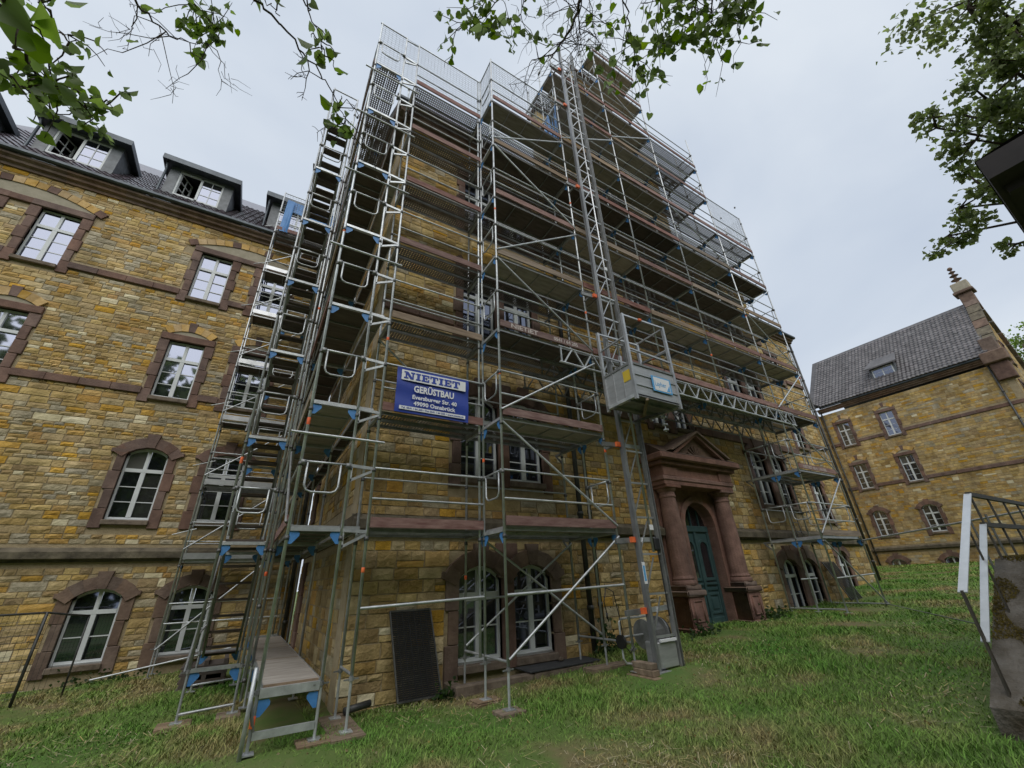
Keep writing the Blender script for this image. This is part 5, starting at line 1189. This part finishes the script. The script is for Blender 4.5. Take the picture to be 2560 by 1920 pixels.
s1=branch([(-140,-120,2.2),(5,40,2.2),(60,150,2.3),(150,230,2.4),(260,290,2.5)],.008,130,.16,.043,start=.5,twigs=20,near=True)
branch([(-60,-60,1.6),(40,30,1.7),(70,70,1.7)],.006,7,.08,.065,start=.3,twigs=3,near=True)
branch([(60,-80,2.4),(110,20,2.4),(150,80,2.5),(190,110,2.5)],.005,20,.13,.042,start=.3,twigs=6,near=True)
branch([(-100,150,2.0),(0,180,2.1),(80,230,2.2)],.006,42,.16,.043,start=.4,twigs=9,near=True)
s2=branch([(300,-100,4.0),(345,10,4.0),(420,90,4.1),(520,110,4.2)],.009,0,.5,.06,twigs=1,bare=10)
branch([(400,-90,4.2),(470,-10,4.2),(530,60,4.3),(545,100,4.3)],.009,150,.30,.055,start=.2,twigs=22)
s3=branch([(560,-120,2.8),(640,0,2.8),(720,80,2.8),(800,180,2.8),(845,260,2.8),(870,320,2.8)],.007,0,.25,.06,twigs=1,bare=7)
branch([(835,225,2.8),(845,280,2.8),(865,330,2.8)],.003,17,.13,.062,start=.0,twigs=7,near=True)
branch([(730,-60,2.4),(770,20,2.4),(800,80,2.5),(812,140,2.5)],.004,24,.12,.055,start=.1,twigs=7,near=True)
branch([(640,-60,2.8),(670,10,2.8),(700,40,2.8)],.004,10,.14,.052,start=.1,twigs=3,near=True)
s4=branch([(1560,-260,4.4),(1470,-60,4.4),(1430,70,4.4),(1390,130,4.4),(1330,150,4.4)],.018,0,.55,.05,twigs=1,bare=26)
branch([(1480,-120,4.4),(1450,40,4.4),(1445,130,4.4)],.008,30,.5,.06,twigs=6,bare=16)
for w in ([(1330,-80,4.2),(1250,0,4.2),(1180,60,4.2),(1140,75,4.2)],[(1350,-90,4.2),(1310,10,4.2),(1280,70,4.2)],[(1250,-70,4.2),(1210,10,4.2),(1190,80,4.2)]): branch(w,.006,70,.36,.062,start=.2,twigs=13)
for w in ([(1560,-120,4.2),(1560,0,4.2),(1580,90,4.2),(1600,190,4.2)],[(1640,-100,4.2),(1650,20,4.2),(1660,110,4.2)],[(1740,-90,4.2),(1730,30,4.2),(1710,110,4.2)],[(1820,-90,4.3),(1840,10,4.3),(1850,70,4.3)],[(1780,-60,4.2),(1780,40,4.2),(1790,90,4.2)]): branch(w,.008,105,.42,.062,start=.15,twigs=16,bare=1)
for s_ in (s1,s2,s3,s4): limb((-1.4,-11.2,5.4),s_,.06,.02)
for i,(p,sz) in enumerate(NEAR[:300]):
    if i==0: VL=[leaves_mesh('leaf',np.zeros((1,3)),np.array([1.0])[0],M_LEAF,droop=0,seed=40+k) for k in range(8)]
    M=Matrix.Translation(p)@Matrix.Rotation(rl_.uniform(0,6.28),4,'Z')@Matrix.Rotation(rl_.uniform(-.6,.6),4,'X')@Matrix.Scale(sz,4); place('leaf',VL[i%8],lt,M)
if LP: o=place('foliage',leaves_mesh('foliage',np.array([p[:] for p,_ in LP]),np.array([s_ for _,s_ in LP]),M_LEAF,seed=3),lt); o['kind']='stuff'
# big tree at the right edge
def clump_tree(name,label,base,trunk,blobs,size,m,seed,n_per):
    t=thing(name,label,'tree',base); b=MB(); b.tube(trunk,[.35-.28*i/(len(trunk)-1) for i in range(len(trunk))],9,M_BARK); b.build('trunk',t,smooth=True)
    r=np.random.default_rng(seed); pos=[]; b=MB()
    for (c,rad) in blobs:
        c=np.array(c); n=int(n_per*rad**2); k=max(4,int(rad*7)); cen=c+r.normal(0,.5,(k,3))*rad
        b.tube([trunk[-2],tuple(c)],[.06,.015],5,M_BARK)
        for q in cen[:6]: b.tube([tuple(c),tuple(q)],[.02,.006],4,M_BARK)
        which=r.integers(0,k,n); pos.append(cen[which]+r.normal(0,.17,(n,3))*rad*np.array([1.25,1.25,.7]))
    b.build('limbs',t,smooth=True); o=place('crown',leaves_mesh('crown',np.concatenate(pos),size,m,droop=.5,simple=True,seed=seed),t); o['kind']='stuff'
BL=[((2450,-10,11),1.5),((2520,60,11.5),1.4),((2540,180,12),1.2),((2480,150,11),.7),((2470,250,11),1.05),((2400,285,11),.75),((2340,320,11),.45),((2530,300,11.5),1.2),((2440,350,11),.7),((2500,400,11),.7),((2460,470,10.5),.7),((2400,520,10.5),.75),((2420,580,10.5),.7),((2370,590,10.5),.4),((2540,610,10.5),.45),((2420,20,11),1.0),((2600,100,12),2.0),((2620,420,12),1.8)]
tb=Vector((12.5,-9.5,.1))
clump_tree('ash_tree','big leafy tree reaching in at the top right corner',tuple(tb),[tuple(tb),(12.3,-9.3,4),(12,-9,8),(11.6,-8.6,11)],[(at(*w)[:],r_*.52) for w,r_ in BL],.095,M_LEAFD,5,1500)
pp=at(2556,860,70); clump_tree('distant_tree','small light green tree beyond the right-hand gable',(pp.x,pp.y,1),[(pp.x,pp.y,1),(pp.x,pp.y,pp.z-3),(pp.x,pp.y,pp.z)],[((pp.x+1.5,pp.y,pp.z),2.4),((pp.x+2,pp.y,pp.z-3.2),2.2)],.35,M_LEAF,6,160)
# wood behind the viewer (mirrored in the lower window panes)
r=np.random.default_rng(9); pos=[]
for k in range(52):
    x=-64+k*2.5+r.normal(0,1); y=-31-r.uniform(0,8); h=r.uniform(27,33)
    n=1000; q=r.normal(0,1,(n,3)); q/=np.linalg.norm(q,axis=1)[:,None]; q*=r.uniform(.5,1,(n,1)); pos.append(q*np.array([3.4,3.4,h*.5])+np.array([x,y,h*.48]))
o=place('woodland',leaves_mesh('woodland',np.concatenate(pos+[np.stack([r.uniform(-70,70,9000),r.uniform(-40,-29,9000),r.uniform(-.5,9,9000)],1)]),1.5,M_LEAFD,droop=.2,simple=True,seed=8)); o['kind']='stuff'; o['label']='dense row of trees behind the viewer, mirrored in the windows'
# weeds along walls
def weed(label,x,y,n,h,sp,seed,size=.07,m=M_IVY):
    r=np.random.default_rng(seed); z=g1(x,y); pos=np.stack([x+r.normal(0,sp,n),y+r.normal(0,sp*.5,n),z+np.abs(r.normal(0,h,n))],1); t=thing('weed_plant',label,'plant',(x,y,z))
    b=MB()
    for k in range(8): p=pos[k]; b.tube([(x+.02*k-.08,y,z),tuple(p)],[.005,.002],4,M_IVY)
    b.build('stems',t); o=place('leaves',leaves_mesh('leaves',pos,size,m,droop=.2,seed=seed),t); o['kind']='stuff'
weed('dark ivy clump at the foot of the downpipes',3.3,1.5,170,.26,.16,31); weed('low weeds along the kerb beside the entrance step',9.3,1.2,160,.13,.32,32); weed('tuft of weeds in the light well kerb corner',-.45,1.3,70,.12,.12,33); weed('green weeds in front of the left pedestal',5.85,.95,120,.13,.25,34); weed('leafy weeds at the foot of the left wing',-6.0,9.1,120,.14,.5,35)
M_MOSSL=leaf_mat('moss_brown',(.085,.065,.018),(.17,.135,.045))
o=place('moss',leaves_mesh('moss',MOSSP,.028,M_MOSSL,droop=-.9,simple=True,seed=12),stp); o['kind']='stuff'; o['label']='brown moss cushions on the cheek wall'
# ================================================================== GRASS
def grass():
    r=np.random.default_rng(4); N=640000
    # sample picture rays onto the lawn so that density follows what is seen, plus a margin round the frame
    t=r.uniform(0,1,N); d=1.6+ (r.uniform(0,1,N)**2.15)*50; ang=r.uniform(-.62,1.52,N)      # bearing from +y towards +x
    x=CAM_POS.x+d*np.sin(ang); y=CAM_POS.y+d*np.cos(ang)
    keep=(y<1.72)|(x<-2.2)&(y<9.3)|(x>15.5)&(y<3.5)|(x>23.2)&(y<9.3)
    keep&=(x<39.8)&~((x>2.9)&(y<-4.3)&(y>-6.7)&(x<9.6))&~((x>-.3)&(x<2.9)&(y>1.2)&(y<1.8))&~((x>-3.2)&(x<-2.4)&(y>1.2))
    foot=np.exp(-((y-.6)/1.3)**2)*(x>-2.6)*(x<4)+.8*np.exp(-((x+2.9)/.9)**2-((y-.3)/1.2)**2)+.7*np.exp(-((x-3.2)/1.2)**2-((y+.6)/.9)**2)
    wear=np.sin(x*2.3+y*1.1+2)+np.sin(y*2.9-x*1.3)+np.sin(x*5.1+1)*np.sin(y*4.3)
    keep&=r.uniform(0,1,N)>np.clip(foot*(.22+.36*wear),0,.9)
    x,y,d=x[keep],y[keep],d[keep]; n=len(x)
    pat=np.sin(x*1.9+y*.7)+np.sin(x*.8-y*1.7+1)+.8*np.sin(x*3.1+y*2.9)
    h=(.045+.024*pat.clip(-1,2)+.018*r.normal(size=n).clip(-1,2)).clip(.032,.17)*(1+.15*(d>8))
    near=np.minimum(np.abs(y-1.7),np.abs(x+2.1)); h*=1+.5*np.exp(-near/.25)*(y>.6)
    w=(.0013+.00045*d)*r.uniform(.7,1.4,n); a=r.uniform(0,2*math.pi,n); ln=r.uniform(.4,1.7,n)*h; b_=a+r.normal(0,.6,n)+1.2
    z=gz(x,y)-.004
    ux,uy=np.cos(a)*w,np.sin(a)*w; lx,ly=np.cos(b_)*ln,np.sin(b_)*ln
    P=np.empty((n,5,3))
    P[:,0]=np.stack([x-ux,y-uy,z],1); P[:,1]=np.stack([x+ux,y+uy,z],1)
    P[:,2]=np.stack([x+lx*.35-ux*.8,y+ly*.35-uy*.8,z+h*.6],1); P[:,3]=np.stack([x+lx*.35+ux*.8,y+ly*.35+uy*.8,z+h*.6],1)
    P[:,4]=np.stack([x+lx,y+ly,z+h*.95],1)
    me=bpy.data.meshes.new('grass'); me.vertices.add(n*5); me.vertices.foreach_set('co',P.ravel().astype(np.float32))
    li=np.array([0,1,3,2,2,3,4]); L_=(li[None]+(np.arange(n)*5)[:,None]).ravel().astype(np.int32)
    me.loops.add(len(L_)); me.loops.foreach_set('vertex_index',L_)
    ls=(np.array([0,4])[None]+(np.arange(n)*7)[:,None]).ravel().astype(np.int32); me.polygons.add(n*2); me.polygons.foreach_set('loop_start',ls)
    me.materials.append(M_BLADE); me.update(calc_edges=True); me.validate()
    o=place('grass',me); o['kind']='stuff'; o['label']='uneven mown grass with dry straw patches'
grass()
def straw():
    r=np.random.default_rng(14); n=26000; d=1.8+(r.uniform(0,1,n)**1.6)*14; ang=r.uniform(-.5,1.45,n); x=CAM_POS.x+d*np.sin(ang); y=CAM_POS.y+d*np.cos(ang)
    k=((y<1.6)|(x<-3.3)&(y<9))&(np.sin(x*1.3+2)+np.sin(y*1.7+x*.6)+.6*r.normal(size=n)>.8)&~((x>2.9)&(y<-4.3)); x,y,d=x[k],y[k],d[k]; n=len(x)
    a=r.uniform(0,6.28,n); L=r.uniform(.02,.075,n); w=.0016+.0003*d; z=gz(x,y)+r.uniform(.01,.06,n); dz=r.normal(0,.012,n)
    P=np.empty((n,4,3)); c,s_=np.cos(a),np.sin(a)
    P[:,0]=np.stack([x-c*L-s_*w,y-s_*L+c*w,z-dz],1); P[:,1]=np.stack([x-c*L+s_*w,y-s_*L-c*w,z-dz],1); P[:,2]=np.stack([x+c*L+s_*w,y+s_*L-c*w,z+dz],1); P[:,3]=np.stack([x+c*L-s_*w,y+s_*L+c*w,z+dz],1)
    me=bpy.data.meshes.new('straw'); me.from_pydata(P.reshape(-1,3).tolist(),[],[(4*i,4*i+1,4*i+2,4*i+3) for i in range(n)]); me.materials.append(mat('straw',(.30,.24,.12),(.46,.39,.22),rough=.8,scale=9,island=.3)); me.update()
    o=place('cut_straw',me); o['kind']='stuff'; o['label']='dry mown straw scattered over the lawn'
straw()
r=np.random.default_rng(15); n=900; fx=r.uniform(-5,9,n); fy=r.uniform(-4,1.2,n); o=place('fallen_leaves',leaves_mesh('fallen_leaves',np.stack([fx,fy,gz(fx,fy)+r.uniform(.02,.07,n)],1)[~((fx>2.8)&(fy<-4.2))],.035,leaf_mat('dead_leaf',(.16,.12,.05),(.34,.27,.13)),droop=0,simple=True,seed=16)); o['kind']='stuff'; o['label']='small fallen leaves in the grass'
